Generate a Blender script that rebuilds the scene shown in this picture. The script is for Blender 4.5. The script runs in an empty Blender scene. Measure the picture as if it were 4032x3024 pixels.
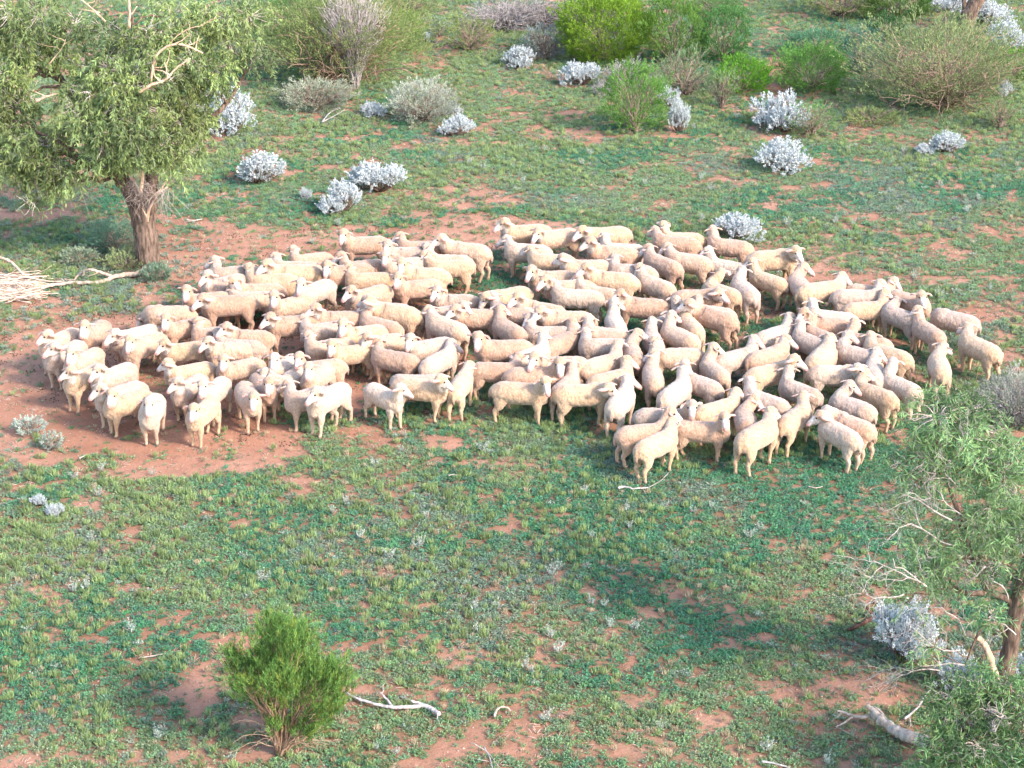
import bpy, math, random
import numpy as np
from mathutils import Vector, Matrix, noise

# ---------------------------------------------------------------- camera, sky, sun
scene = bpy.context.scene
COL = scene.collection
CAM_H, PITCH, FPX = 15.0, math.radians(23.5), 8153.0
cam_data = bpy.data.cameras.new('camera')
cam = bpy.data.objects.new('camera', cam_data); COL.objects.link(cam)
cam.location = (0, 0, CAM_H); cam.rotation_euler = (math.pi/2 - PITCH, 0, 0)
cam_data.sensor_width = 36; cam_data.lens = 36*FPX/4032; cam_data.clip_end = 3000; cam_data.clip_start = 0.5
scene.camera = cam
SUN_EL, SUN_AZ = math.radians(35), math.radians(-38)      # azimuth of the sun, counted from +X (right) towards +Y (away)
world = bpy.data.worlds.new('World'); scene.world = world; world.use_nodes = True
wn = world.node_tree.nodes; wl = world.node_tree.links
bg = wn['Background']; sky = wn.new('ShaderNodeTexSky'); sky.sky_type = 'NISHITA'; sky.sun_disc = False
sky.sun_elevation = SUN_EL; sky.sun_rotation = math.pi/2 - SUN_AZ; sky.altitude = 100
sky.air_density = 1.0; sky.dust_density = 1.5; sky.ozone_density = 1.0
wl.new(sky.outputs[0], bg.inputs[0]); bg.inputs[1].default_value = 0.15
sun_d = bpy.data.lights.new('sun', 'SUN'); sun_d.energy = 1.9; sun_d.angle = math.radians(9); sun_d.color = (1.0, 0.84, 0.74)
sun = bpy.data.objects.new('sun', sun_d); COL.objects.link(sun); sun.location = (20, -20, 30)
sv = Vector((math.cos(SUN_AZ)*math.cos(SUN_EL), math.sin(SUN_AZ)*math.cos(SUN_EL), math.sin(SUN_EL)))
sun.rotation_euler = sv.to_track_quat('Z', 'Y').to_euler()
vs = scene.view_settings; vs.view_transform = 'Standard'; vs.look = 'None'; vs.exposure = 2.06; vs.gamma = 1
vs.use_curve_mapping = False

# ---------------------------------------------------------------- helpers
rng = np.random.default_rng(7); random.seed(7)
CP, SP = math.cos(PITCH), math.sin(PITCH)
def ray(x, y):
    u, v = x - 2016.0, 1512.0 - y
    d = np.array([u, FPX*CP + v*SP, -FPX*SP + v*CP]); return d/np.linalg.norm(d)
CAMP = np.array([0, 0, CAM_H])
def at(x, y, z=0.0):                       # the point at height z that the photograph shows at pixel x, y
    d = ray(x, y); t = (z - CAM_H)/d[2]; return CAMP + d*t
def atY(x, y, Y):                          # the point on the upright plane at distance Y
    d = ray(x, y); return CAMP + d*(Y/d[1])
def project(P):
    P = np.asarray(P, float); r = P - CAMP
    dep = r[..., 1]*CP - r[..., 2]*SP; up = r[..., 1]*SP + r[..., 2]*CP
    return 2016 + FPX*r[..., 0]/dep, 1512 - FPX*up/dep, dep
def ppm(x, y):                             # pixels per metre on the ground there
    return FPX/project(at(x, y))[2]

def setp(o, label=None, cat=None, group=None, kind=None):
    if label: o['label'] = label
    if cat: o['category'] = cat
    if group: o['group'] = group
    if kind: o['kind'] = kind
    return o
def link(name, me, parent=None, mats=()):
    for m in mats: me.materials.append(m)
    o = bpy.data.objects.new(name, me); COL.objects.link(o)
    if parent is not None: o.parent = parent
    return o
def empty(name, loc):
    o = bpy.data.objects.new(name, None); COL.objects.link(o); o.location = tuple(loc); o.empty_display_size = .2; return o
def npmesh(name, V, F, colors=None, smooth=False):
    """V (n,3); F (m,k) with k 3 or 4, or list of such arrays"""
    me = bpy.data.meshes.new(name)
    Fs = F if isinstance(F, list) else [F]
    Fs = [np.asarray(f, np.int32) for f in Fs if len(f)]
    loops = np.concatenate([f.ravel() for f in Fs]); tot = np.concatenate([np.full(len(f), f.shape[1], np.int32) for f in Fs])
    start = np.concatenate([[0], np.cumsum(tot)[:-1]]).astype(np.int32)
    me.vertices.add(len(V)); me.vertices.foreach_set('co', np.asarray(V, np.float32).ravel())
    me.loops.add(len(loops)); me.loops.foreach_set('vertex_index', loops)
    me.polygons.add(len(tot)); me.polygons.foreach_set('loop_start', start); me.polygons.foreach_set('loop_total', tot)
    if smooth: me.polygons.foreach_set('use_smooth', np.ones(len(tot), bool))
    if colors is not None:
        a = me.color_attributes.new('tone', 'FLOAT_COLOR', 'POINT')
        c = np.ones((len(V), 4), np.float32); c[:, :3] = colors; a.data.foreach_set('color', c.ravel())
    me.update(); return me
def copy_tree(o, parent=None):
    c = o.copy(); COL.objects.link(c)
    if parent is not None: c.parent = parent
    for ch in o.children: copy_tree(ch, c)
    return c

class Acc:                                 # gathers pieces of one mesh
    def __init__(s): s.V = []; s.Q = []; s.T = []; s.C = []; s.n = 0
    def add(s, V, Q=None, T=None, C=None):
        V = np.asarray(V, float); s.V.append(V)
        if Q is not None and len(Q): s.Q.append(np.asarray(Q) + s.n)
        if T is not None and len(T): s.T.append(np.asarray(T) + s.n)
        s.C.append(np.broadcast_to(np.asarray(C if C is not None else (1, 1, 1), float), (len(V), 3))); s.n += len(V)
    def mesh(s, name, smooth=False):
        F = []
        if s.Q: F.append(np.concatenate(s.Q))
        if s.T: F.append(np.concatenate(s.T))
        return npmesh(name, np.concatenate(s.V), F, np.concatenate(s.C), smooth)
    def tube(s, pts, rad, n=6, C=(1, 1, 1), lump=0.0):
        P = np.asarray(pts, float); m = len(P); R = np.broadcast_to(np.asarray(rad, float), (m,)) if np.ndim(rad) else np.full(m, rad)
        t = np.gradient(P, axis=0); t /= np.linalg.norm(t, axis=1)[:, None] + 1e-9
        ref = np.array([0, 0, 1.0]) if abs(t[0][2]) < .9 else np.array([1.0, 0, 0])
        a = np.cross(t, ref); a /= np.linalg.norm(a, axis=1)[:, None] + 1e-9; b = np.cross(t, a)
        th = np.arange(n)*2*math.pi/n
        rr = R[:, None]*(1 + lump*rng.normal(size=(m, n)))
        ring = P[:, None, :] + rr[..., None]*(a[:, None, :]*np.cos(th)[None, :, None] + b[:, None, :]*np.sin(th)[None, :, None])
        V = np.concatenate([ring.reshape(-1, 3), P[:1], P[-1:]])
        i = np.arange(m-1)[:, None]*n; j = np.arange(n)[None, :]; j2 = (j+1) % n
        Q = np.stack([i+j, i+j2, i+n+j2, i+n+j], -1).reshape(-1, 4)
        k = np.arange(n); k2 = (k+1) % n
        T = np.concatenate([np.stack([k2, k, np.full(n, m*n)], -1), np.stack([(m-1)*n+k, (m-1)*n+k2, np.full(n, m*n+1)], -1)])
        s.add(V, Q, T, C)
    def leaves(s, P, D, L, W, C):          # P bases, D directions: each leaf a folded lozenge
        P = np.asarray(P, float); N = len(P); D = D/(np.linalg.norm(D, axis=1)[:, None] + 1e-9)
        r = rng.normal(size=(N, 3)); a = np.cross(D, r); a /= np.linalg.norm(a, axis=1)[:, None] + 1e-9
        b = np.cross(D, a)
        L = np.broadcast_to(L, (N,))[:, None]; W = np.broadcast_to(W, (N,))[:, None]
        mid = P + D*L*.45
        V = np.stack([P, mid + a*W*.5 + b*W*.18, P + D*L, mid - a*W*.5 + b*W*.18], 1).reshape(-1, 3)
        Q = np.arange(N*4).reshape(N, 4)
        C = np.broadcast_to(C, (N, 3)); s.add(V, Q, None, np.repeat(C, 4, 0))
def bez(p0, p1, p2, n=8, jit=0.0):
    t = np.linspace(0, 1, n)[:, None]; p0, p1, p2 = map(lambda q: np.asarray(q, float), (p0, p1, p2))
    P = (1-t)**2*p0 + 2*t*(1-t)*p1 + t*t*p2
    if jit: J = rng.normal(size=P.shape)*jit; J[0] = 0; J[-1] = 0; P = P + J
    return P
def unit(n):
    v = rng.normal(size=(n, 3)); return v/np.linalg.norm(v, axis=1)[:, None]

# ---------------------------------------------------------------- materials
def mat(name): 
    m = bpy.data.materials.new(name); m.use_nodes = True; return m, m.node_tree.nodes, m.node_tree.links
def mixc(n, l, typ, fac, a, b):
    x = n.new('ShaderNodeMix'); x.data_type = 'RGBA'; x.blend_type = typ
    if isinstance(fac, (int, float)): x.inputs[0].default_value = fac
    else: l.new(fac, x.inputs[0])
    for s_, v in ((6, a), (7, b)):
        if isinstance(v, tuple): x.inputs[s_].default_value = (*v, 1)
        else: l.new(v, x.inputs[s_])
    return x.outputs[2]
def leaf_mat(name, base, instanced=False, rough=.6, trans=.3, use_attr=True):
    m, n, l = mat(name); p = n['Principled BSDF']; out = n['Material Output']
    p.inputs['Roughness'].default_value = rough; p.inputs['Specular IOR Level'].default_value = .25
    if use_attr:
        a = n.new('ShaderNodeAttribute'); a.attribute_name = 'tone'
        c = mixc(n, l, 'MULTIPLY', 1.0, a.outputs['Color'], base)
    else:
        r = n.new('ShaderNodeRGB'); r.outputs[0].default_value = (*base, 1); c = r.outputs[0]
    if instanced:
        t = n.new('ShaderNodeAttribute'); t.attribute_type = 'INSTANCER'; t.attribute_name = 'tint'
        c = mixc(n, l, 'MULTIPLY', 1.0, c, t.outputs['Color'])
    l.new(c, p.inputs['Base Color'])
    tr = n.new('ShaderNodeBsdfTranslucent'); l.new(c, tr.inputs['Color'])
    ms = n.new('ShaderNodeMixShader'); ms.inputs[0].default_value = trans
    l.new(p.outputs[0], ms.inputs[1]); l.new(tr.outputs[0], ms.inputs[2]); l.new(ms.outputs[0], out.inputs['Surface'])
    return m
def bark_mat(name, c1, c2, scale=30, stretch=.2, bump=.5):
    m, n, l = mat(name); p = n['Principled BSDF']; p.inputs['Roughness'].default_value = .9
    p.inputs['Specular IOR Level'].default_value = .15
    tc = n.new('ShaderNodeTexCoord'); mp = n.new('ShaderNodeMapping'); mp.inputs['Scale'].default_value = (1, 1, stretch)
    l.new(tc.outputs['Object'], mp.inputs[0])
    no = n.new('ShaderNodeTexNoise'); no.inputs['Scale'].default_value = scale; no.inputs['Detail'].default_value = 6
    l.new(mp.outputs[0], no.inputs[0])
    r = n.new('ShaderNodeValToRGB'); r.color_ramp.elements[0].position = .35; r.color_ramp.elements[1].position = .65
    r.color_ramp.elements[0].color = (*c1, 1); r.color_ramp.elements[1].color = (*c2, 1); l.new(no.outputs[0], r.inputs[0])
    a = n.new('ShaderNodeAttribute'); a.attribute_name = 'tone'
    l.new(mixc(n, l, 'MULTIPLY', 1.0, r.outputs[0], a.outputs['Color']), p.inputs['Base Color'])
    b = n.new('ShaderNodeBump'); b.inputs['Strength'].default_value = bump; b.inputs['Distance'].default_value = .02
    l.new(no.outputs[0], b.inputs['Height']); l.new(b.outputs[0], p.inputs['Normal'])
    return m
M_bark = bark_mat('brown_bark', (.06, .042, .032), (.20, .14, .105), 22, .22, 1.0)
M_twig = bark_mat('twig_bark', (.15, .11, .085), (.31, .24, .19), 20)
M_grey = bark_mat('grey_deadwood', (.20, .18, .17), (.40, .37, .35), 24)
M_pale = bark_mat('bleached_wood', (.25, .20, .16), (.47, .40, .34), 18)
M_dark = bark_mat('dark_wood', (.05, .025, .02), (.14, .07, .05), 18)
M_leaf = leaf_mat('green_leaves', (1, 1, 1))
M_white = leaf_mat('silver_leaves', (1, 1, 1), trans=.15, rough=.8)
# ---------------------------------------------------------------- ground
def vnoise(X, Y, f, seed=0, octv=3):
    out = np.zeros(len(X)); amp = 1; tot = 0
    for o in range(octv):
        g = np.random.default_rng(seed*31+o).random((256, 256)); x = X*f + 91.7*o + 500; y = Y*f + 37.3*o + 500
        xi = np.floor(x).astype(int); yi = np.floor(y).astype(int); fx = x - xi; fy = y - yi
        fx = fx*fx*(3-2*fx); fy = fy*fy*(3-2*fy); G = lambda a, b: g[a % 256, b % 256]
        out += amp*((G(xi, yi)*(1-fx) + G(xi+1, yi)*fx)*(1-fy) + (G(xi, yi+1)*(1-fx) + G(xi+1, yi+1)*fx)*fy)
        tot += amp; amp *= .5; f *= 2.1
    return out/tot
m, n, l = mat('red_soil'); p = n['Principled BSDF']; p.inputs['Roughness'].default_value = .95; p.inputs['Specular IOR Level'].default_value = .1
tc = n.new('ShaderNodeTexCoord')
def nz(scale, detail=6, rough=.6):
    x = n.new('ShaderNodeTexNoise'); x.inputs['Scale'].default_value = scale; x.inputs['Detail'].default_value = detail
    x.inputs['Roughness'].default_value = rough; l.new(tc.outputs['Object'], x.inputs[0]); return x.outputs[0]
def ramp(src, a, b, ca, cb):
    r = n.new('ShaderNodeValToRGB'); r.color_ramp.elements[0].position = a; r.color_ramp.elements[1].position = b
    r.color_ramp.elements[0].color = (*ca, 1); r.color_ramp.elements[1].color = (*cb, 1); l.new(src, r.inputs[0]); return r.outputs[0]
c = ramp(nz(.5), .35, .65, (.29, .142, .088), (.39, .215, .145))
c = mixc(n, l, 'MIX', ramp(nz(3.2, 8), .50, .72, (0, 0, 0), (.6, .6, .6)), c, (.20, .10, .068))
c = mixc(n, l, 'MIX', ramp(nz(45, 3), .62, .70, (0, 0, 0), (.55, .55, .55)), c, (.46, .30, .22))
c = mixc(n, l, 'MIX', ramp(nz(28, 4), .60, .68, (0, 0, 0), (.7, .7, .7)), c, (.10, .06, .04))
at_ = n.new('ShaderNodeAttribute'); at_.attribute_name = 'cover'
c = mixc(n, l, 'MIX', at_.outputs['Fac'], c, ramp(nz(22, 4), .4, .6, (.05, .06, .025), (.16, .11, .06)))
l.new(c, p.inputs['Base Color'])
b = n.new('ShaderNodeBump'); b.inputs['Strength'].default_value = .9; b.inputs['Distance'].default_value = .03
l.new(nz(14, 9, .7), b.inputs['Height']); l.new(b.outputs[0], p.inputs['Normal'])
M_soil = m

K = 4032/2212.0
# bare soil areas of the place (ellipses: centre, half sizes read off the photograph; strength)
BARE = [(60,840,190,75,.9),(230,905,230,60,.9),(430,965,210,60,1),(570,940,100,50,.7),(60,1010,140,45,.3),(300,1010,140,30,.5),(330,870,260,60,.8),(120,960,140,40,.5),
 (300,760,260,80,.9),(150,740,170,60,.4),(650,740,300,150,.85),(450,600,160,70,.6),(380,575,60,40,1),(760,520,330,38,.95),(1000,450,120,60,.6),(1060,500,160,35,.9),
 (850,400,90,30,.35),(60,470,150,25,.8),(420,495,150,22,.55),(330,470,80,30,.4),(880,312,40,12,.7),(1680,140,28,30,.8),(1690,180,30,40,.7),
 (1900,605,200,14,.8),(2100,680,90,14,.8),(1700,408,40,10,.7),(1580,390,60,10,.6),(950,955,50,16,1),(1010,990,40,30,.5),
 (430,1480,40,70,.6),(100,1640,130,18,.7),(800,1490,60,14,.7),(560,1160,120,30,.2),(180,1100,180,40,.25),(20,1250,60,25,.4),
 (1850,1500,160,40,.3),(1900,1400,120,30,.3),(1480,1200,60,15,.3),(780,860,60,30,.6),(900,690,160,110,.55),(1200,560,300,80,.25),(1600,680,80,60,.3)]
GREEN = [(1400,1130,300,130,.5),(700,1180,400,90,.45),(900,1300,300,80,.4),(450,1210,260,60,.3),(120,1420,200,60,.2),(250,1570,260,50,.3),
 (1600,1050,400,60,.4),(1250,1480,200,60,.3),(1100,340,260,30,.5),(1500,440,500,50,.35),(1700,1180,250,60,.4),(650,470,120,25,.4),
 (1500,960,420,80,.45),(1900,800,260,200,.35),(1980,400,250,60,.1),(1100,640,300,60,.15)]
def patch(px, py, L):
    v = np.zeros(len(px))
    for cx, cy, a, b_, s_ in L:
        d = ((px - cx*K)/(a*K))**2 + ((py - cy*K)/(b_*K))**2
        v += s_*np.clip(1.6 - d*1.1, 0, 1)
    return v
def cover(X, Y):
    px, py, _ = project(np.stack([X, Y, np.zeros_like(X)], -1))
    big = vnoise(X, Y, .3, 1, 3); mid = vnoise(X, Y, 1.5, 2, 4); fine = vnoise(X, Y, 4.2, 3, 2)
    c_ = .66 + .05*(py > 1750) + (big-.5)*.4 + (mid-.5)*1.3 + (fine-.5)*1.3 - .62*np.minimum(patch(px, py, BARE), 1.1)*(.45 + 1.1*mid) + .5*patch(px, py, GREEN)
    return np.clip((c_ - .14)*1.45, 0, 1)

# one sheet: fine where the photograph looks, coarse out to the horizon
def strip(xs, ys, fine):
    X, Y = np.meshgrid(xs, ys); X = X.ravel(); Y = Y.ravel()
    Z = -.035 + .03*vnoise(X, Y, 1.3, 9, 3) if fine else np.full(len(X), -.02)
    return X, Y, Z
xs = np.concatenate([[-1500, -400, -120, -60, -35], np.arange(-26, 26.01, .16), [35, 60, 120, 400, 1500]])
ys = np.concatenate([[-300, -60, 0, 10], np.arange(18, 75.01, .22), [90, 120, 200, 500, 1800]])
X, Y, Z = strip(xs, ys, True)
nx, ny = len(xs), len(ys)
i = (np.arange(ny-1)[:, None]*nx + np.arange(nx-1)[None, :]); Q = np.stack([i, i+1, i+nx+1, i+nx], -1).reshape(-1, 4)
g = npmesh('ground', np.stack([X, Y, Z], -1), Q, None, True)
ca = g.attributes.new('cover', 'FLOAT', 'POINT'); ca.data.foreach_set('value', (cover(X, Y)*.55).astype(np.float32))
setp(link('ground', g, None, [M_soil]), 'red sandy soil between patches of low green herbs', kind='structure')

# ---------------------------------------------------------------- ground cover, scattered
def template(name, acc, material):
    me = acc.mesh(name); me.materials.append(material); return bpy.data.objects.new(name, me)
def scatter(name, X, Y, scl, tint, tmpl, label, Z=None):
    N = len(X)
    V = np.stack([X, Y, np.full(N, -.02) if Z is None else Z], -1)
    me = bpy.data.meshes.new(name); me.vertices.add(N); me.vertices.foreach_set('co', V.astype(np.float32).ravel())
    for nm, ty, v, key in (('scl', 'FLOAT', scl, 'value'), ('rot', 'FLOAT', rng.random(N)*6.283, 'value')):
        a = me.attributes.new(nm, ty, 'POINT'); a.data.foreach_set(key, np.asarray(v, np.float32))
    a = me.attributes.new('tint', 'FLOAT_COLOR', 'POINT'); c4 = np.ones((N, 4), np.float32); c4[:, :3] = tint; a.data.foreach_set('color', c4.ravel())
    o = bpy.data.objects.new(name, me); COL.objects.link(o)
    ng = bpy.data.node_groups.new(name, 'GeometryNodeTree')
    ng.interface.new_socket('Geometry', in_out='INPUT', socket_type='NodeSocketGeometry')
    ng.interface.new_socket('Geometry', in_out='OUTPUT', socket_type='NodeSocketGeometry')
    nn, ll = ng.nodes, ng.links
    gi, go = nn.new('NodeGroupInput'), nn.new('NodeGroupOutput')
    ip = nn.new('GeometryNodeInstanceOnPoints'); oi = nn.new('GeometryNodeObjectInfo'); oi.inputs[0].default_value = tmpl
    s_ = nn.new('GeometryNodeInputNamedAttribute'); s_.data_type = 'FLOAT'; s_.inputs[0].default_value = 'scl'
    r_ = nn.new('GeometryNodeInputNamedAttribute'); r_.data_type = 'FLOAT'; r_.inputs[0].default_value = 'rot'
    cx = nn.new('ShaderNodeCombineXYZ')
    ll.new(gi.outputs[0], ip.inputs['Points']); ll.new(oi.outputs['Geometry'], ip.inputs['Instance'])
    ll.new(s_.outputs[0], ip.inputs['Scale']); ll.new(r_.outputs[0], cx.inputs[2]); ll.new(cx.outputs[0], ip.inputs['Rotation'])
    ll.new(ip.outputs[0], go.inputs[0])
    md = o.modifiers.new('scatter', 'NODES'); md.node_group = ng
    return setp(o, label, kind='stuff')
M_herb = leaf_mat('herb_leaves', (1, 1, 1), True, trans=.25)
def herb(n_st, n_lf, spread, hgt, L, W, up):
    A = Acc()
    for k in range(n_st):
        th = rng.random()*6.283; r = spread*math.sqrt(rng.random())
        tip = np.array([math.cos(th)*r, math.sin(th)*r, hgt*(.45 + .55*rng.random())*(1 - .5*r/spread)])
        t = rng.random(n_lf)[:, None]**.6; P = tip*t + rng.normal(size=(n_lf, 3))*.006
        D = unit(n_lf)*.8 + tip/np.linalg.norm(tip)*.5 + np.array([0, 0, up])
        A.leaves(P, D, L*(.6 + .8*rng.random(n_lf)), W*(.7 + .6*rng.random(n_lf)), .7 + .5*rng.random((n_lf, 1))*np.ones(3))
    return A
T_herb = [template('herb', herb(11, 9, .085, .075, .022, .014, .5), M_herb), template('herb', herb(9, 9, .075, .10, .026, .011, .7), M_herb)]
T_grass = template('grass_tuft', herb(16, 3, .05, .10, .075, .007, 1.3), M_herb)
T_salt = template('grey_herb', herb(9, 11, .09, .12, .022, .012, .6), M_herb)
def candidates(dens):
    # points within the camera's footprint on the ground, with a margin
    A = []
    for y0 in np.arange(19, 74, 1.0):
        w = (y0+1)*.27 + 1.5; n_ = int(dens*2*w); A.append(np.stack([rng.uniform(-w, w, n_), rng.uniform(y0, y0+1, n_)], -1))
    A = np.concatenate(A); return A[:, 0], A[:, 1]
def hue(X, Y, N):
    # what grows where: 0 lush green, 1 yellow green, 2 blue grey
    v = vnoise(X, Y, .35, 21, 3); w_ = vnoise(X, Y, .9, 22, 3); px, py, _ = project(np.stack([X, Y, 0*X], -1))
    lush = np.array([.11, .28, .155]); yel = np.array([.23, .335, .175]); gry = np.array([.23, .31, .22])
    a = np.clip((v-.47)*4.5 + (w_-.5)*3 + .52 - 1.2*patch(px, py, GREEN) + .5*((py < 620*K) & (py < 420*K)), 0, 1)[:, None]
    gl = patch(px, py, [(220,620,330,70,1),(120,560,220,80,1),(330,520,160,40,.6),(2100,700,120,80,.5),(700,540,120,40,.6),(60,700,100,60,.6)])
    b_ = np.clip((vnoise(X, Y, .6, 23, 3)-.6)*6 + gl, 0, .85)[:, None]
    c_ = lush*(1-a) + yel*a; c_ = c_*(1-b_) + gry*b_
    return c_*(.72 + .56*rng.random((N, 1)))*(1 + .10*rng.normal(size=(N, 3)))
for k, (dens, t_) in enumerate(((175, T_herb[0]), (120, T_herb[1]))):
    X, Y = candidates(dens); keep = rng.random(len(X)) < cover(X, Y)**1.1*1.0 + .05; X, Y = X[keep], Y[keep]
    scatter('ground_herbs', X, Y, (.38 + .66*rng.random(len(X)))*(.65 + .35*cover(X, Y)), np.clip(hue(X, Y, len(X)), .01, 1), t_, 'low green herbs covering the red ground')
X, Y = candidates(38); cv = cover(X, Y); px_, py_, _ = project(np.stack([X, Y, 0*X], -1))
keep = rng.random(len(X)) < np.clip(cv, 0, 1)*np.clip(.35 + (vnoise(X, Y, .4, 31, 3)-.5)*3 + .4*(py_ < 700), 0, 1); X, Y = X[keep], Y[keep]
scatter('grass', X, Y, .6 + .8*rng.random(len(X)), np.array([.24, .32, .13])*(.7 + .6*rng.random((len(X), 1))), T_grass, 'short yellow green grass growing through the herbs')
X, Y = candidates(16); cv = cover(X, Y); px_, py_, _ = project(np.stack([X, Y, 0*X], -1))
gl = patch(px_, py_, [(220,620,330,70,1),(120,560,220,80,1),(330,520,160,40,.8),(450,430,200,30,.5),(60,700,100,60,.6),(2000,640,200,40,.3)])
keep = rng.random(len(X)) < .10*(cv > .2) + .9*np.clip(gl, 0, 1); X, Y = X[keep], Y[keep]
scatter('grey_herbs', X, Y, .5 + .8*rng.random(len(X)), np.array([.29, .37, .29])*(.7 + .5*rng.random((len(X), 1))), T_salt, 'grey green herbs among the low cover')
# litter: pale sticks and stones lying on the soil
A = Acc()
for k in range(5):
    th = rng.random()*6.28; d = np.array([math.cos(th), math.sin(th), 0]); c0 = np.array([*rng.normal(size=2)*.05, .01])
    A.tube([c0 - d*.04, c0 + d*.01 + np.array([0, 0, .006]), c0 + d*.05], [.0028, .003, .0015], 3)
T_lit = template('twig_litter', A, leaf_mat('litter', (.42, .31, .24), True, trans=0))
X, Y = candidates(14)
scatter('twig_litter', X, Y, .4 + 1.1*rng.random(len(X))**2, (.5 + .9*rng.random((len(X), 1)))*np.ones(3), T_lit, 'bits of twig and dry litter on the soil', np.full(len(X), -.016))
A = Acc(); import itertools
base = np.array(list(itertools.product((-1, 1), repeat=3)), float)
qs = [(0,1,3,2),(4,6,7,5),(0,4,5,1),(2,3,7,6),(0,2,6,4),(1,5,7,3)]
for k in range(4): A.add(base*[.008, .007, .005]*(1 + .4*rng.normal(size=(8, 1))) + [*rng.normal(size=2)*.12, .002], qs)
T_st = template('pebble', A, leaf_mat('pebble', (.46, .31, .24), True, trans=0))
X, Y = candidates(7)
scatter('pebbles', X, Y, .5 + .9*rng.random(len(X)), (.5 + .8*rng.random((len(X), 1)))*np.ones(3), T_st, 'small pale pebbles on the red soil')

X, Y = candidates(7); keep = rng.random(len(X)) < .25 + .75*(vnoise(X, Y, .8, 41, 2) > .55); X, Y = X[keep], Y[keep]
scatter('dry_grass', X, Y, .5 + .6*rng.random(len(X)), np.array([.42, .34, .22])*(.7 + .6*rng.random((len(X), 1))), T_grass, 'sparse tufts of dry straw coloured grass')
A = Acc()
for k in range(9): A.add(base*[.009, .007, .006]*(1 + .2*rng.normal(size=(8, 1))) + [*rng.normal(size=2)*.05, .003], qs)
T_dr = template('dropping', A, leaf_mat('dropping', (.05, .033, .022), True, trans=0))
X, Y = candidates(5); px_, py_, _ = project(np.stack([X, Y, 0*X], -1)); keep = (patch(px_, py_, [(1000, 730, 1000, 230, 1)]) > .3); X, Y = X[keep], Y[keep]
scatter('droppings', X, Y, .6 + .6*rng.random(len(X)), np.ones((len(X), 3)), T_dr, 'dark sheep droppings scattered on the soil', np.full(len(X), -.014))
# ---------------------------------------------------------------- sheep
# body pattern: overlapping volumes fused into one skin, then posed per animal
def ball_chain(A, pts, rad, steps=14, flat=None):
    P = np.asarray(pts, float); R = np.asarray(rad, float); seg = np.linspace(0, len(P)-1, steps)
    for s_ in seg:
        i = min(int(s_), len(P)-2); f = s_ - i; c = P[i]*(1-f) + P[i+1]*f; r = R[i]*(1-f) + R[i+1]*f
        r = np.broadcast_to(r, (3,)) if np.ndim(r) else np.array([r, r, r])
        ico_v, ico_f = ICO; A.add(ico_v*r + c, None, ico_f)
import bmesh
bm = bmesh.new(); bmesh.ops.create_icosphere(bm, subdivisions=3, radius=1)
ICO = (np.array([v.co[:] for v in bm.verts]), np.array([[v.index for v in f.verts] for f in bm.faces])); bm.free()
A = Acc()
ball_chain(A, [(-.39, 0, .53), (-.30, 0, .54), (-.08, 0, .525), (.15, 0, .525), (.29, 0, .53), (.35, 0, .54)],
           [(.14, .155, .14), (.175, .185, .175), (.185, .20, .185), (.185, .195, .183), (.15, .172, .17), (.115, .138, .145)], 22)
ball_chain(A, [(.26, 0, .56), (.37, 0, .64), (.46, 0, .75), (.53, 0, .84)], [(.15, .15, .165), (.135, .125, .14), (.115, .105, .115), (.095, .09, .095)], 16)
ball_chain(A, [(.30, 0, .42), (.36, 0, .46)], [(.10, .11, .10), (.09, .10, .10)], 4)
ball_chain(A, [(.52, 0, .845), (.56, 0, .845)], [(.098, .095, .082), (.08, .084, .072)], 4)            # woolly poll
ball_chain(A, [(.56, 0, .83), (.63, 0, .785), (.71, 0, .735), (.75, 0, .708)], [(.072, .068, .072), (.062, .058, .064), (.048, .046, .048), (.038, .041, .038)], 12)  # face
ball_chain(A, [(.56, 0, .77), (.64, 0, .735)], [(.055, .045, .04), (.035, .03, .03)], 5)                # jaw
for s in (-1, 1):
    ball_chain(A, [(.53, s*.06, .855), (.515, s*.12, .855), (.50, s*.17, .835), (.495, s*.20, .815)], [(.022, .02, .018), (.034, .03, .015), (.03, .028, .013), (.013, .016, .010)], 8)
    ball_chain(A, [(.27, s*.10, .42), (.275, s*.095, .30), (.27, s*.09, .23)], [(.09, .065, .11), (.058, .05, .075), (.040, .037, .045)], 9)
    ball_chain(A, [(.27, s*.09, .25), (.275, s*.09, .20), (.265, s*.09, .10), (.265, s*.09, .055)], [.037, .036, .027, .027], 12)
    ball_chain(A, [(.27, s*.09, .035), (.285, s*.09, .02)], [(.030, .028, .03), (.036, .028, .02)], 3)
    ball_chain(A, [(-.33, s*.10, .44), (-.345, s*.11, .34), (-.37, s*.105, .27)], [(.125, .075, .14), (.085, .06, .09), (.05, .042, .05)], 10)
    ball_chain(A, [(-.36, s*.105, .29), (-.42, s*.10, .22), (-.405, s*.10, .13), (-.39, s*.10, .055)], [.05, .038, .030, .029], 14)
    ball_chain(A, [(-.385, s*.10, .035), (-.37, s*.10, .02)], [(.030, .028, .03), (.036, .028, .02)], 3)
ball_chain(A, [(-.49, 0, .56), (-.525, 0, .50), (-.53, 0, .43)], [(.045, .05, .05), (.035, .045, .05), (.024, .03, .04)], 6)   # docked tail
tmp = bpy.data.objects.new('pattern', A.mesh('pattern')); COL.objects.link(tmp)
md = tmp.modifiers.new('r', 'REMESH'); md.mode = 'VOXEL'; md.voxel_size = .0115
md = tmp.modifiers.new('s', 'SMOOTH'); md.factor = .5; md.iterations = 3
md = tmp.modifiers.new('d', 'DECIMATE'); md.ratio = .16
dg = bpy.context.evaluated_depsgraph_get(); ev = tmp.evaluated_get(dg); me = ev.to_mesh()
SV = np.empty(len(me.vertices)*3); me.vertices.foreach_get('co', SV); SV = SV.reshape(-1, 3)
SN = np.empty(len(me.vertices)*3); me.vertices.foreach_get('normal', SN); SN = SN.reshape(-1, 3)
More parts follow.
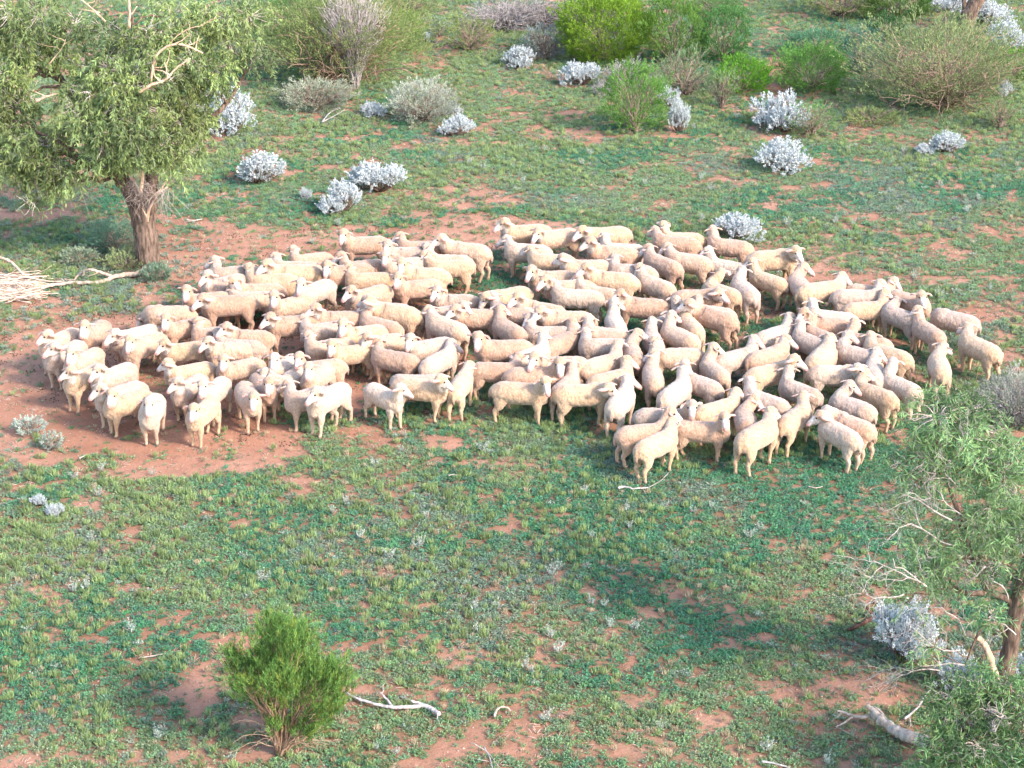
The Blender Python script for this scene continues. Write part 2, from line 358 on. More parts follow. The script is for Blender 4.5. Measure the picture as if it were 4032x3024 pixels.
me.calc_loop_triangles(); ST = np.empty(len(me.loop_triangles)*3, np.int32); me.loop_triangles.foreach_get('vertices', ST); ST = ST.reshape(-1, 3)
ev.to_mesh_clear(); bpy.data.objects.remove(tmp)
print('sheep tris', len(ST))
SV[:, 2] -= SV[:, 2].min()
P0, P1 = np.array([.26, 0, .58]), np.array([.53, 0, .85])
def sstep(x, a, b): t = np.clip((x-a)/(b-a), 0, 1); return t*t*(3-2*t)
nd = P1 - P0; NL = np.linalg.norm(nd); nd = nd/NL
tn = (SV - P0) @ nd / NL
Wn = sstep(tn, -.35, .75)*sstep(SV[:, 2], .40, .60)*(SV[:, 0] > .1)
Wh = sstep(tn, .78, 1.02)*(SV[:, 0] > .4)
T0 = math.atan2(P1[2]-P0[2], P1[0]-P0[0])       # rest elevation of the neck
# regions: wool, bare face, ears, hooves
hx = SV - np.array([.585, 0, .81]); fd = np.array([.80, 0, -.60])
face = sstep((hx @ fd), -.015, .03)*(SV[:, 0] > .5)*sstep(.87 - SV[:, 2], 0, .03)
ear = sstep(np.abs(SV[:, 1]), .10, .12)*(SV[:, 2] > .75)
legm = 1 - sstep(SV[:, 2], .16, .24); hoof = 1 - sstep(SV[:, 2], .025, .04)
nose = sstep((hx @ fd), .155, .185)*(SV[:, 0] > .5)
inner = ear*(SN[:, 0] > .2)
wool = np.clip(1 - face - ear - legm*.6, 0, 1)
dag = np.exp(-(((SV - np.array([-.50, 0, .37]))/np.array([.07, .05, .12]))**2).sum(1))
def axis_angle(M):
    q = Matrix(M.tolist()).to_quaternion(); ax, an = q.to_axis_angle(); 
    if an > math.pi: an -= 2*math.pi
    return np.array(ax), an
def rot_about(V, piv, ax, ang):
    r = V - piv; c, s_ = np.cos(ang)[:, None], np.sin(ang)[:, None]
    return piv + r*c + np.cross(np.broadcast_to(ax, r.shape), r)*s_ + ax*(r @ ax)[:, None]*(1-c)
def Rz(a): c, s_ = math.cos(a), math.sin(a); return np.array([[c, -s_, 0], [s_, c, 0], [0, 0, 1]])
def Ry(a): c, s_ = math.cos(a), math.sin(a); return np.array([[c, 0, s_], [0, 1, 0], [-s_, 0, c]])
def wrap(a): return (a + math.pi) % (2*math.pi) - math.pi
HC = np.array([.085, 0, -.03])                  # middle of the head seen from the poll, head at rest

m, n, l = mat('fleece'); p = n['Principled BSDF']; p.inputs['Roughness'].default_value = .92; p.inputs['Specular IOR Level'].default_value = .12
p.inputs['Sheen Weight'].default_value = .25; p.inputs['Sheen Roughness'].default_value = .6
a = n.new('ShaderNodeAttribute'); a.attribute_name = 'tone'; tc = n.new('ShaderNodeTexCoord')
def nz2(scale, det=4, st=(1, 1, 1)):
    mp = n.new('ShaderNodeMapping'); mp.inputs['Scale'].default_value = st; l.new(tc.outputs['Object'], mp.inputs[0])
    x = n.new('ShaderNodeTexNoise'); x.inputs['Scale'].default_value = scale; x.inputs['Detail'].default_value = det; l.new(mp.outputs[0], x.inputs[0]); return x.outputs[0]
r = n.new('ShaderNodeValToRGB'); r.color_ramp.elements[0].position = .40; r.color_ramp.elements[1].position = .56
r.color_ramp.elements[0].color = (.80, .74, .68, 1); r.color_ramp.elements[1].color = (1, 1, 1, 1); l.new(nz2(38, 5, (1, 1, .55)), r.inputs[0])
c = mixc(n, l, 'MULTIPLY', 1.0, a.outputs['Color'], r.outputs[0])
r2 = n.new('ShaderNodeValToRGB'); r2.color_ramp.elements[0].position = .34; r2.color_ramp.elements[1].position = .6
r2.color_ramp.elements[0].color = (.92, .84, .77, 1); r2.color_ramp.elements[1].color = (1, 1, 1, 1); l.new(nz2(5, 3), r2.inputs[0])
c = mixc(n, l, 'MULTIPLY', .8, c, r2.outputs[0]); l.new(c, p.inputs['Base Color'])
b = n.new('ShaderNodeBump'); b.inputs['Strength'].default_value = .8; b.inputs['Distance'].default_value = .024
l.new(nz2(30, 6, (1, 1, .6)), b.inputs['Height']); l.new(b.outputs[0], p.inputs['Normal'])
M_fleece = m
m, n, l = mat('eye'); n['Principled BSDF'].inputs['Base Color'].default_value = (.02, .012, .01, 1); n['Principled BSDF'].inputs['Roughness'].default_value = .25
M_eye = m
EYE = None
TONES = {'c': (.50, .385, .285), 'b': (.46, .33, .24), 'g': (.44, .365, .30), 'w': (.52, .445, .36), 'y': (.50, .385, .26)}

def make_sheep(k, R, W, H, face_deg, tone, label, grazing=False):
    global EYE
    r_, w_ = at(R[0], R[1], .735), at(W[0], W[1], .755)
    d = w_ - r_; L = math.hypot(d[0], d[1]); hd = math.atan2(d[1], d[0])
    sc = float(np.clip(1.07 + (L/.66 - 1)*.35, 1.0, 1.14))*(1 + .03*rng.normal())
    midp = (r_ + w_)/2; base = np.array([midp[0] + math.cos(hd)*.045*sc, midp[1] + math.sin(hd)*.045*sc, 0.])
    Rb = Rz(hd)
    phi = math.radians(face_deg); al = math.radians(35 if grazing else 5 + 8*rng.random())   # extra pitch down
    Rh = Rz(phi) @ Ry(al)
    P0w = base + Rb @ (P0*sc); off = Rh @ (HC*sc)
    o_, dr = CAMP - P0w - off, ray(*H); NLs = NL*sc*(1.15 if grazing else 1.02)
    bq = o_ @ dr; cq = o_ @ o_ - NLs**2; disc = bq*bq - cq
    fw = Rb[:, 0]
    if disc < 0: tgt = o_ - dr*bq
    else:
        c1, c2 = o_ + dr*(-bq - math.sqrt(disc)), o_ + dr*(-bq + math.sqrt(disc))
        sc_ = lambda q: q @ fw + .25*(q @ Rh[:, 0]) - (0 if grazing else 2.0*abs(q[2]/NLs - .55))
        tgt = c1 if sc_(c1) > sc_(c2) else c2
    tgt = Rb.T @ (tgt/np.linalg.norm(tgt))
    psi = float(np.clip(math.atan2(tgt[1], tgt[0]), -1.5, 1.5)); el = math.asin(np.clip(tgt[2], -.9, .95))
    el = max(el, -1.0 if grazing else .25)
    Rn = Rz(psi) @ Ry(-(el - T0)) 
    loc_h = Rb.T @ Rh; inner_ = Rn.T @ loc_h
    V = SV.copy()
    # legs step a little
    for fx, s_, am in ((1, 1, rng.normal()), (1, -1, rng.normal()), (-1, 1, rng.normal()), (-1, -1, rng.normal())):
        msk = (V[:, 1]*s_ > 0) & ((V[:, 0] > .12) if fx > 0 else (V[:, 0] < -.12)) & (SV[:, 2] < .45)
        an = np.clip(am, -1.6, 1.6)*.09*(1 - sstep(SV[:, 2], .22, .44))*msk
        V = rot_about(V, np.array([.27 if fx > 0 else -.35, 0, .42]), np.array([0, 1., 0]), an)
    # fleece lumps, body build
    o3 = rng.random(3)*50
    nzv = np.array([noise.noise(Vector(v*16 + o3)) for v in SV])*.012 + np.array([noise.noise(Vector(v*42 + o3)) for v in SV])*.007
    V = V + SN*(nzv*wool)[:, None]
    bw, bh = 1 + .07*rng.normal(), 1 + .03*rng.normal()
    tor = sstep(SV[:, 2], .25, .38)*(1-Wn)
    V[:, 1] *= 1 + (np.clip(bw, .9, 1.14) - 1)*tor
    V[:, 2] += (np.clip(bh, .95, 1.06) - 1)*tor*.3*(SV[:, 2]-.3)
    ax, an = axis_angle(inner_); V = rot_about(V, P1, ax, an*Wh)
    V = rot_about(V, P0, np.array([0, 1., 0]), -(el - T0)*Wn); V = rot_about(V, P0, np.array([0, 0, 1.]), psi*Wn)
    V = V*sc; V[:, 2] -= V[:, 2].min() + .006
    t0 = np.array([.92, .85, .82])*np.array(TONES[tone])*(1 + .05*rng.normal())
    C = np.ones((len(V), 3))*t0
    soil = np.array([.52, .36, .25])*t0.mean()*1.9
    dirt = (.5*rng.random()**1.5 + (.28 if tone == 'b' else .05))*sstep(SV[:, 2], .52, .64)*(SV[:, 0] < .25)*np.clip(.5 + np.array([noise.noise(Vector(v*4 + o3)) for v in SV])*1.6, 0, 1)
    C = C*(1-dirt[:, None]) + soil*dirt[:, None]
    low = (1 - sstep(SV[:, 2], .05, .42))*(.35 + .35*rng.random()); C = C*(1-low[:, None]) + np.array([.52, .33, .19])*low[:, None]
    fc = np.array([.64, .56, .50])*(1 + .04*rng.normal()); C = C*(1-face[:, None]) + fc*face[:, None]
    C = C*(1-ear[:, None]) + np.array([.52, .38, .31])*ear[:, None]; C = C*(1-inner[:, None]*.7) + np.array([.48, .24, .20])*inner[:, None]*.7
    C = C*(1-nose[:, None]) + np.array([.50, .26, .23])*nose[:, None]
    C = C*(1-hoof[:, None]) + np.array([.20, .14, .10])*hoof[:, None]
    dg_ = np.clip(dag*(1.0 + .6*rng.random()), 0, .9)[:, None]; C = C*(1-dg_) + np.array([.14, .075, .045])*dg_
    me = npmesh('sheep', V, ST, np.clip(C, .01, .9), True)
    o = link('sheep', me, None, [M_fleece] if k == 0 else [M_fleece])
    o.location = tuple(base); o.rotation_euler = (0, 0, hd)
    setp(o, label, 'sheep', 'flock of short woolled sheep standing close together')
    if EYE is None:
        E = Acc(); E.add(ICO42[0]*[.021, .013, .018], None, ICO42[1]); EYE = E.mesh('eye', True); EYE.materials.append(M_eye)
    for s_ in (-1, 1):
        v = np.array([[.612, s_*.064, .825]]); one = np.ones(1)
        v = rot_about(v, P1, ax, an*one); v = rot_about(v, P0, np.array([0, 1., 0]), -(el-T0)*one); v = rot_about(v, P0, np.array([0, 0, 1.]), psi*one)
        e = bpy.data.objects.new('eye', EYE); COL.objects.link(e); e.parent = o; e.location = tuple(v[0]*sc)
    return o
bm = bmesh.new(); bmesh.ops.create_icosphere(bm, subdivisions=2, radius=1)
ICO42 = (np.array([v.co[:] for v in bm.verts]), np.array([[v.index for v in f.verts] for f in bm.faces])); bm.free()
TILE = dict(A=(100,1150),B=(500,850),C=(1100,850),D=(700,1250),E=(1300,1250),F=(1850,830),G=(2450,830),H=(1850,1250),I=(2350,1150),J=(2950,1050),K=(3300,1150),L=(2400,1400),M=(2950,1400))
# tile; rump x,y; withers x,y; head x,y (tile pixels); way the face points; fleece tone; label
SHEEP = '''
A 540 460 330 540 225 545 205 c|leftmost sheep of the whole flock, pale, looking left with body angled back
A 590 625 410 700 310 700 205 g|greyish sheep tucked under the leftmost one, long face turned left
A 920 350 790 440 715 440 262 b|dusty sheep alone at the upper left edge facing the camera, tawny chest
A 810 690 640 760 550 770 260 c|short stocky sheep below the two leftmost ones, face to the camera
A 1590 410 1160 500 1060 545 215 w|big pale sheep at left with head lowered leftwards, one front leg forward
A 1600 510 1370 590 1285 625 262 c|tall sheep facing the camera with both front legs planted on a dark patch at left
A 860 890 630 980 510 990 192 y|sheep at the front left corner, golden chest and legs, profile to the left
A 1230 880 970 970 865 985 225 w|cream sheep just right of the golden chested corner sheep, head to the left
A 1370 1115 1020 1210 880 1215 205 g|grey sheep half hidden behind the front left sheep, muzzle poking out left
A 1420 1200 1140 1270 1060 1295 262 y|front left sheep with ears spread sideways, facing the camera, legs in full view
A 1590 1275 1545 1370 1530 1405 268 w|small sheep seen exactly head on in the front row on red soil at left
A 1980 170 1610 160 1400 365 215 c grazing|grazing sheep left of the flock with its nose down on the red ground
A 2150 290 1850 340 1730 350 262 b|sheep with shaggy brown neck facing the camera just below the grazing one
B 1270 1350 970 1360 865 1345 268 b|sheep with flat outstretched ears behind a row of pale backs at left
A 2190 570 1800 605 1690 665 215 y|yellowish sheep side on at left with pink nose pointing down left
A 2230 840 1890 890 1720 890 165 y|curly necked sheep at left with its face turned away and one ear pricked up
A 2130 1010 1950 1110 1850 1135 205 g|white backed sheep with dark grey chest looking left near the front
D 520 730 385 830 300 860 265 w|round pale sheep facing the camera directly behind the frontmost one
D 380 980 240 1080 185 1165 262 y|frontmost sheep of the left half, head on, standing on bare red soil
B 1560 620 1150 640 1040 560 175 g|sheep with tall upright neck nearest the tree, looking away to the left
B 1390 730 1060 800 960 755 220 g|pale grey sheep below the tall necked one near the tree, face down left
B 2040 750 1610 740 1510 675 266 y|yellow backed sheep with both ears out and face to the camera, upper left
B 1880 840 1430 840 1350 830 320 b|brown backed sheep whose head hides behind the neighbour at upper left
B 1760 930 1390 930 1265 910 212 c|sheep resting its chin near a neighbour's rump, upper left, profile left
B 1170 930 840 950 730 945 268 b|dark bodied sheep with pink ears facing the camera at the flock's left shoulder
B 1520 1010 1040 1030 890 1050 205 b|large tan sheep side on facing left with its legs showing over dark ground
B 2180 965 1930 1010 1820 1015 266 c|sheep with open mouth facing the camera left of centre
B 2330 670 1830 660 1690 620 205 y|long backed cream sheep at the upper left with its nose over a neighbour
B 2320 600 1900 575 1790 525 190 c|sheep whose face is covered by the one in front at the upper left rim
B 1720 1430 1300 1400 1190 1400 205 b|brown sided sheep with tucked tail behind two pale faces at left
B 1610 1540 1210 1500 1110 1480 262 g|bluish backed sheep with a white blaze peering over a neighbour
B 1530 1550 1080 1550 965 1580 215 c|long cream sheep side on in the left middle, nose down to the left
B 2250 1240 1860 1260 1730 1285 202 b|sheep with pale blotched shoulder and pink nose raised, left of centre
C 520 410 280 425 175 435 264 c|sheep standing apart at the upper left rim, rump rounded, facing the camera
C 1270 250 890 250 780 240 256 b|topmost sheep of the left half, brown flank, ears out, on the red soil
C 1940 310 1600 300 1450 265 195 b|reddish backed sheep looking left at the top rim behind a thick neck
C 2550 400 2120 330 1960 290 188 c|thick necked sheep at the top rim in profile with long back and bent hind leg
C 1800 400 1430 390 1330 380 258 g|grey backed sheep facing the camera between top rim sheep
C 2320 490 1920 460 1820 410 262 c|sheep with wide pink ears partly behind the one with the same pose
C 2340 540 1910 530 1790 510 262 y|cream sheep with wide ears, long straight back, near the gap at upper centre
C 1240 520 870 540 720 510 202 b|sheep with ruffled neck and pink muzzle pointing left, upper left centre
C 1740 500 1410 530 1310 510 264 g|white faced sheep squeezed between two long backs, one ear lifted
C 2020 670 1610 640 1510 610 262 y|cream sheep side on with tail tuft and face to the camera, upper centre left
C 1900 765 1570 790 1460 785 258 b|dark tan sheep turned three quarters, legs visible over red ground
C 1050 610 680 640 580 640 265 b|woolly chested brown sheep standing head on between two pale ones
C 1310 690 940 690 850 670 266 y|bright cream sheep side on with thin face to the camera, left centre
C 530 810 360 860 255 860 258 w|round white sheep with bowed head and strong hind leg, left centre
C 1270 870 970 930 850 950 218 c|sheep with hunched back and lowered head left of the flock's centre
C 2380 970 2030 950 1930 945 240 g|grey sheep with white muzzle near the dark ground at upper centre
C 1530 1080 1210 1040 1040 1040 165 g|sheep showing only woolly neck and low back behind another, left centre
C 1670 1190 1220 1110 1110 1050 120 y|long sheep with orange rump looking away from the camera, left centre
C 1430 1330 1110 1230 1020 1150 168 b|slim sheep with erect neck turned left in front of the orange rumped one
C 930 1190 550 1180 400 1160 195 b|brown sheep with frowning pink face in profile left, middle of the left half
C 780 1290 380 1330 250 1295 198 g|grey curly necked sheep facing left in the middle of the left half
C 1210 1350 880 1370 780 1370 262 y|cream sheep with drooping ears and long face to the camera, left centre
C 790 1490 480 1520 380 1510 264 c|sheep with pink ears held straight out beside dark ground, left middle
C 1440 1450 1120 1490 1060 1520 200 c grazing|high rumped sheep with its head down behind a neighbour's back
C 1080 1560 750 1590 640 1620 262 y|big pale sheep standing square with hind legs apart, lower left centre
E 970 440 660 370 540 345 225 b|sheep with nubbly brown rump and face turned down left, lower left centre
C 2060 1500 1720 1545 1610 1550 258 g|dark grey sheep with cream tail tip facing the camera, centre
C 2250 1370 1940 1240 1800 1200 195 c|sheep with long dipped neck and dark stained rump, centre left
C 2660 1170 2290 1150 2140 1180 205 b|long tan sheep facing left with broad flank, centre
C 1920 1130 2150 1090 2290 1140 320 g|low grey back seen behind two faces, left of centre
D 900 470 660 500 560 545 264 c|sheep with narrow face to the camera and long front legs, lower left
D 1380 450 1270 520 1190 530 262 w|white backed sheep in the cluster of three faces at lower left
D 1950 500 1600 520 1495 515 262 b|brown rumped sheep facing the camera at the right of the face cluster
D 1460 610 1370 650 1290 665 264 w|pale sheep with pink ears spread, middle of the face cluster
D 1790 570 1700 620 1620 645 266 c|rounded sheep with broad ears facing front, right end of the face cluster
D 830 790 900 910 940 1020 268 c|front row sheep walking forward with its face held low
D 1020 680 1090 760 1125 835 268 b|brown chested sheep head on beside the low headed walker
D 1850 855 1500 890 1370 830 170 g|crimped grey sheep with raised ear looking left in the front row
D 1960 860 1800 930 1680 955 218 w|front row sheep with white back at the end of the left group, legs spread
E 1240 490 1440 370 1560 345 345 w|stocky sheep seen from behind with its head turned right, left of centre
E 2420 310 1940 310 1830 275 264 b|rust coloured sheep side on with a white face, centre
E 1570 790 1660 640 1790 650 345 y|sheep seen from behind at centre front with orange hind legs, looking right
H 130 540 500 530 600 525 266 b|grey brown sheep with step forward, face to the camera, centre front
E 880 750 1330 790 1440 790 345 y|golden sheep side on facing right in the centre front row
E 560 790 750 870 935 890 345 w|crinkly necked sheep turning its head right at the start of the centre front row
E 1260 700 900 690 800 860 200 g grazing|sheep with arched grey back bent down behind the golden one
F 920 200 510 210 380 160 190 y|topmost sheep of the flock, neck up and looking left
F 1260 230 930 260 820 290 235 c|shaggy bellied sheep with spotted face behind the topmost one
F 1920 220 1490 235 1350 265 208 y|pale rumped sheep at the top rim with its muzzle over a neighbour's rump
F 930 430 540 390 405 360 178 w|tall sheep, neck up, one long front leg, beside the gap at the top
F 1240 540 830 520 700 480 155 y|honey coloured sheep facing away to the left, upper centre
F 1990 470 1600 440 1450 390 190 b|woolly faced tan sheep looking left below the top rim
F 2090 410 1750 380 1640 310 125 w|pale sheep with its head turned away, ears out, at the top rim
F 1690 630 1230 620 1110 585 150 c|sheep with small head turned away lying low behind long backs, upper centre
F 2200 690 1860 650 1740 590 158 g|blue grey sheep with both ears back, upper centre right
F 1250 755 850 750 740 760 242 c|white faced sheep looking down left at the edge of the dark gap
F 1490 870 1030 870 900 875 220 b|sheep with shadowed lower body and long muzzle beside the dark gap
F 2010 830 1540 770 1400 715 190 y|large bright sheep with pink muzzle to the left, upper centre
F 1780 740 1500 720 1400 790 200 b|narrow strip of tan back behind the large bright sheep
F 1770 980 1440 910 1290 845 165 c|crease necked sheep looking left behind the one staring at the camera
F 1570 1000 1140 960 1030 930 268 w|sheep in the very middle staring at the camera with both pink ears out
F 640 950 310 1000 140 1110 200 y grazing|sheep with arched pale back and dark lowered head, centre
F 740 1200 400 1140 240 1070 150 g|wrinkled grey sheep with head turned away left, centre
F 1110 1210 700 1120 550 1090 203 y|pink cheeked sheep in profile left, neck low, centre
F 600 1440 400 1310 430 1220 25 b|brown backed sheep from behind turning its head right, centre
F 1440 1300 980 1270 830 1270 210 c|sheep resting its muzzle on another's head, centre
F 1190 1430 830 1410 710 1350 235 g|sheep with ears pricked under its neighbour's muzzle, centre
F 1910 1500 1520 1430 1430 1370 120 c|sheep with one ear out looking away, right of the middle
F 2390 1120 1960 1080 1820 1050 198 b|sturdy grey brown sheep with legs in shadow facing left, centre right
F 1850 1390 1790 1230 1850 1150 20 w|narrow sheep seen from behind with its head twisted right, centre right
G 560 890 300 780 190 735 245 c|plain sheep with drooped ear and dark stained tail, upper right centre
G 650 650 390 540 270 480 198 b|dusty tan sheep with orange hind quarters nose to nose with a neighbour
G 880 340 490 290 370 240 125 b|brown sheep at the top right with its head turned from the camera
G 930 270 600 240 500 200 258 y|sheep at the top right rim looking at the camera behind the brown one
G 1530 370 1190 310 1100 230 112 b|sheep beside the white bush with its back to the camera, ears out
G 1030 580 650 505 510 470 205 c|long sheep standing with hind leg stretched, upper right
G 1480 630 1160 550 1020 500 190 w|bleating sheep with open mouth in profile left, upper right
G 1640 560 2080 510 2170 530 300 y|cream sheep side on with its head at the right, top right of the flock
G 1970 800 1700 700 1570 640 175 y|sheep with ruffled neck pushing its nose left, pale hind legs, upper right
G 1620 980 1450 820 1490 730 85 g|sheep seen straight from behind with short tail, upper right
J 680 180 610 80 735 15 350 b|sheep at the upper right edge with its face turned right past its shoulder
G 720 1000 1130 975 1250 1040 335 b|heavy headed brown sheep facing right in the right centre
G 1370 960 1130 860 1230 850 120 y|smooth rounded sheep with golden legs facing away, right centre
G 1290 1190 1000 1130 900 1090 140 c|low backed sheep with its ear out under the heavy headed brown one
G 490 1280 650 1190 700 1100 45 g|grey sheep facing away with its head down right, right centre
G 930 1410 800 1260 830 1150 35 y|sheep with a long pale neck in front of a brown flank, right centre
G 1340 1310 960 1190 870 1180 170 b|broad brown sheep with a bushy tail standing side on, right centre
G 840 1530 620 1410 660 1300 20 c|rounded sheep with its head over its right shoulder, right centre
G 420 1580 370 1450 360 1360 95 g|slim sheep seen from behind with both ears out, centre right
I 480 760 430 610 570 520 5 b|brown backed sheep with pink face turned right, centre right
H 650 410 840 320 970 235 342 w|white shouldered sheep with raised head facing right, centre
H 1040 240 1210 160 1320 80 330 b|pinkish brown sheep nuzzling into its neighbours, centre
H 1900 260 1490 240 1410 170 115 g|grey woolly sheep with its ears back, side on, centre
H 1460 540 1780 430 1830 320 92 c|cream sheep facing right away with head seen from behind, centre
H 1370 530 900 520 780 525 242 c|sheep peeping out left between two white faces, centre front
H 560 640 1000 620 1125 590 268 b|tan sheep side on with its shaggy face to the camera, centre front
H 1130 790 1240 670 1280 560 85 g|narrow sheep from behind with both ears out, centre front
H 1600 700 1890 610 2010 540 355 y|sheep in clean profile to the right with pricked nose, centre front
H 370 800 850 820 960 830 280 y|side view sheep of the centre front row
H 1190 860 1600 830 1790 900 345 y|sheep standing side on with its head hidden behind the neighbour, centre front
H 1820 1000 1920 860 2030 780 352 w|white sheep from behind with head turned right, end of the centre front row
I 720 1030 690 870 660 770 178 c|slender sheep seen from behind looking left, right centre
I 1220 710 800 700 700 640 260 c|side on sheep with pink ears facing the camera, right centre
I 1450 1080 1170 960 1090 880 88 g|dark curly sheep with ears out, seen from behind, right front
I 890 1210 1040 1080 1130 990 5 w|plump sheep from behind with round tail looking right, right front
I 1560 940 1400 790 1510 690 0 c|sheep with a folded neck looking right, its rear to the camera, right centre
I 1590 750 1880 660 2010 605 348 g|grey flanked sheep in profile right with muzzle on a neighbour's back
I 580 1440 1050 1440 1190 1440 268 g|curly backed sheep whose white face peers over another, lower right
I 1330 1390 1650 1290 1790 1265 335 y|cream sheep burying its woolly head in the crowd, lower right
L 1720 750 1690 600 1850 560 320 b|brown backed sheep turning its thin face back to the right, lower right
L 2130 540 1800 410 1770 310 60 g|dark grey curly sheep with one ear out, lower right
L 930 780 1340 790 1440 790 270 b|ginger sheep striding right with its face to the camera, lower right front
L 180 870 640 800 820 710 350 b|grey brown sheep at the lower right front, muzzle held up to the right
L 430 1050 720 900 840 820 25 y|nearest sheep of the lower right group, golden legs, back to the camera
L 1700 980 1960 810 2070 720 348 y|golden sheep in the lower right front looking right, tail to the camera
J 700 240 1090 180 1210 150 345 y|bright sheep at the right rim walking right, nose at a neighbour's back
J 1130 290 1560 290 1690 230 340 g|grey bellied sheep side on facing right behind the brightest one
J 1290 430 1600 390 1740 340 335 y|brightest orange lit sheep of the right side, side on to the right
J 1340 180 1640 205 1840 195 310 c|pale backed sheep at the top of the right side with woolly face
J 1880 300 2080 350 2160 385 280 b|sheep at the right rim with its white face towards the camera
K 910 240 690 140 700 100 110 g|pale grey sheep stepping left with a lifted hind leg, right rim
K 1250 450 1050 310 940 240 200 b|bluish faced sheep looking left with tan hind quarters, right rim
K 1640 290 1290 200 1240 400 200 g grazing|shaggy grey sheep with its head down behind itself, far right
K 1930 670 1640 520 1560 430 128 y|rightmost sheep, tall, walking away to the upper left
K 1300 900 1250 740 1350 680 30 y|sheep seen from behind with stained tail at the far right, head drooped right
J 1220 640 790 600 640 590 215 b|tan sheep with a dark woolly head pushed into its neighbours, right
J 1250 580 850 520 760 430 100 w|low backed sheep with two ears seen from behind, right
J 200 780 430 690 560 630 5 w|cream sheep facing right with its head in the huddle, right
J 910 900 680 790 600 700 120 g|wrinkly necked sheep in the middle of the huddle, right
J 1040 820 790 700 730 630 180 b|sheep with a pinkish back looking left inside the huddle, right
J 60 1070 400 950 510 920 348 b|salmon tinged sheep in sharp profile to the right, right
J 830 1130 970 970 1060 960 345 y|sheep from behind with a crisp profile to the right, pink back, right
J 70 1280 410 1185 560 1180 340 y|sheep with glowing face in profile right above two ears, right
J 790 1490 520 1370 490 1270 82 g|grey shaggy sheep seen from behind with both ears out, right front
J 1680 880 1300 790 1280 680 110 b|dark backed sheep with striped neck behind paler ones, right
J 1490 1050 1230 960 1290 870 340 g|plain grey sheep with long side and small face turned right, right
J 1920 1070 1560 950 1490 850 98 y|peach coloured sheep walking away with big ears out, right
J 1600 1290 1560 1160 1640 1080 320 w|short white sheep bending its face down right, right
J 2020 1440 1790 1320 1780 1180 90 w|big sheep seen from behind with fluffy nape, right front rim
J 830 1230 1320 1220 1410 1290 325 w|large pale sheep exactly side on with lowered head at its right, right front
J 1720 1540 1440 1420 1490 1330 350 y|yellow legged sheep from behind with pink face to the right, right front
M 1420 560 1190 460 1310 380 350 g|compact sheep with crisp curls looking right, right front
M 480 730 650 590 660 480 95 y|sheep with both big ears seen from behind at the lower right front
M 1280 940 1010 780 930 670 120 w|white flanked sheep standing at the lower right corner of the flock, back to camera
M 1440 830 1100 690 880 780 175 b|brown backed sheep behind the white flanked one, stained hind leg
'''
k = 0
for line in SHEEP.strip().splitlines():
    d_, lab = line.split('|'); q = d_.split(); ox, oy = TILE[q[0]]; v = [float(x) for x in q[1:8]]; S_ = 700/2212
    make_sheep(k, (ox+v[0]*S_, oy+v[1]*S_), (ox+v[2]*S_, oy+v[3]*S_), (ox+v[4]*S_, oy+v[5]*S_), v[6], q[8], lab, len(q) > 9); k += 1
print('sheep', k)
# ---------------------------------------------------------------- shrubs
def vary(base, n, a=.25, b=.08):
    return np.clip(np.array(base)*(1 + a*rng.normal(size=(n, 1)))*(1 + b*rng.normal(size=(n, 3))), .01, .9)
def silver_bush_mesh(seed, nl=300, flat=1.0):
    """pearly bush, 1 m across and .8 high: upright spikes of small pale leaves in lobes"""
    F, S = Acc(), Acc()
    lobes = []
    for i in range(11):
        th = rng.random()*6.28; r = .33*math.sqrt(rng.random()); lobes.append((math.cos(th)*r, math.sin(th)*r, .12 + .34*rng.random()*(1.25-r*2), .15 + .09*rng.random()))
    for k in range(nl):
        lx, ly, lz, lr = lobes[k % 11]; v = unit(1)[0]; v[2] = abs(v[2])*1.0 - .45
        c = np.array([lx, ly, lz]) + v*lr*(.70 + .40*rng.random()); c[2] = max(c[2], .03)
        ax = v*.7 + np.array([0, 0, .65]); ax /= np.linalg.norm(ax); Ls = .09 + .09*rng.random()
        m_ = 26; t = rng.random((m_, 1)); rad = .024*(1 - .55*t)
        P = c + ax*Ls*(t-.3) + unit(m_)*rad; D = unit(m_)*.7 + ax*.8
        F.leaves(P, D, .026 + .014*rng.random(m_), .018, vary((.52, .56, .56) if rng.random() < .85 else (.40, .46, .46), m_, .10, .02))
        if k % 3 == 0:
            b0 = np.array([lx*.2, ly*.2, .0]); S.tube(bez(b0, (b0+c)/2 + [0, 0, -.06], c, 5, .01), np.linspace(.010, .004, 5), 4, vary((.9, .8, .75), 1)[0])
    return F.mesh('foliage'), S.mesh('stem')
SILVER = []
for i in range(7):
    f, s_ = silver_bush_mesh(i); f.materials.append(M_white); s_.materials.append(M_twig); SILVER.append((f, s_))
silver_n = 0
def silver_bush(px, py, w, h, label, cat='bush'):
    global silver_n
    b_ = at(px, py); s_ = ppm(px, py); W = 1.13*w/s_; Hh = 1.25*max(.14, (h/s_ - .16*W)/.90)/.66
    b_[1] += W*.35
    e = empty('silver_bush', (b_[0], b_[1], -.02)); f, st = SILVER[silver_n % 7]; silver_n += 1
    sc = W/.98; e.scale = (sc, sc, Hh); e.rotation_euler = (0, 0, rng.random()*6.28)
    for nm, me in (('foliage', f), ('stem', st)): o = bpy.data.objects.new(nm, me); COL.objects.link(o); o.parent = e
    setp(e, label, cat, 'silvery white bushes on the green flat')
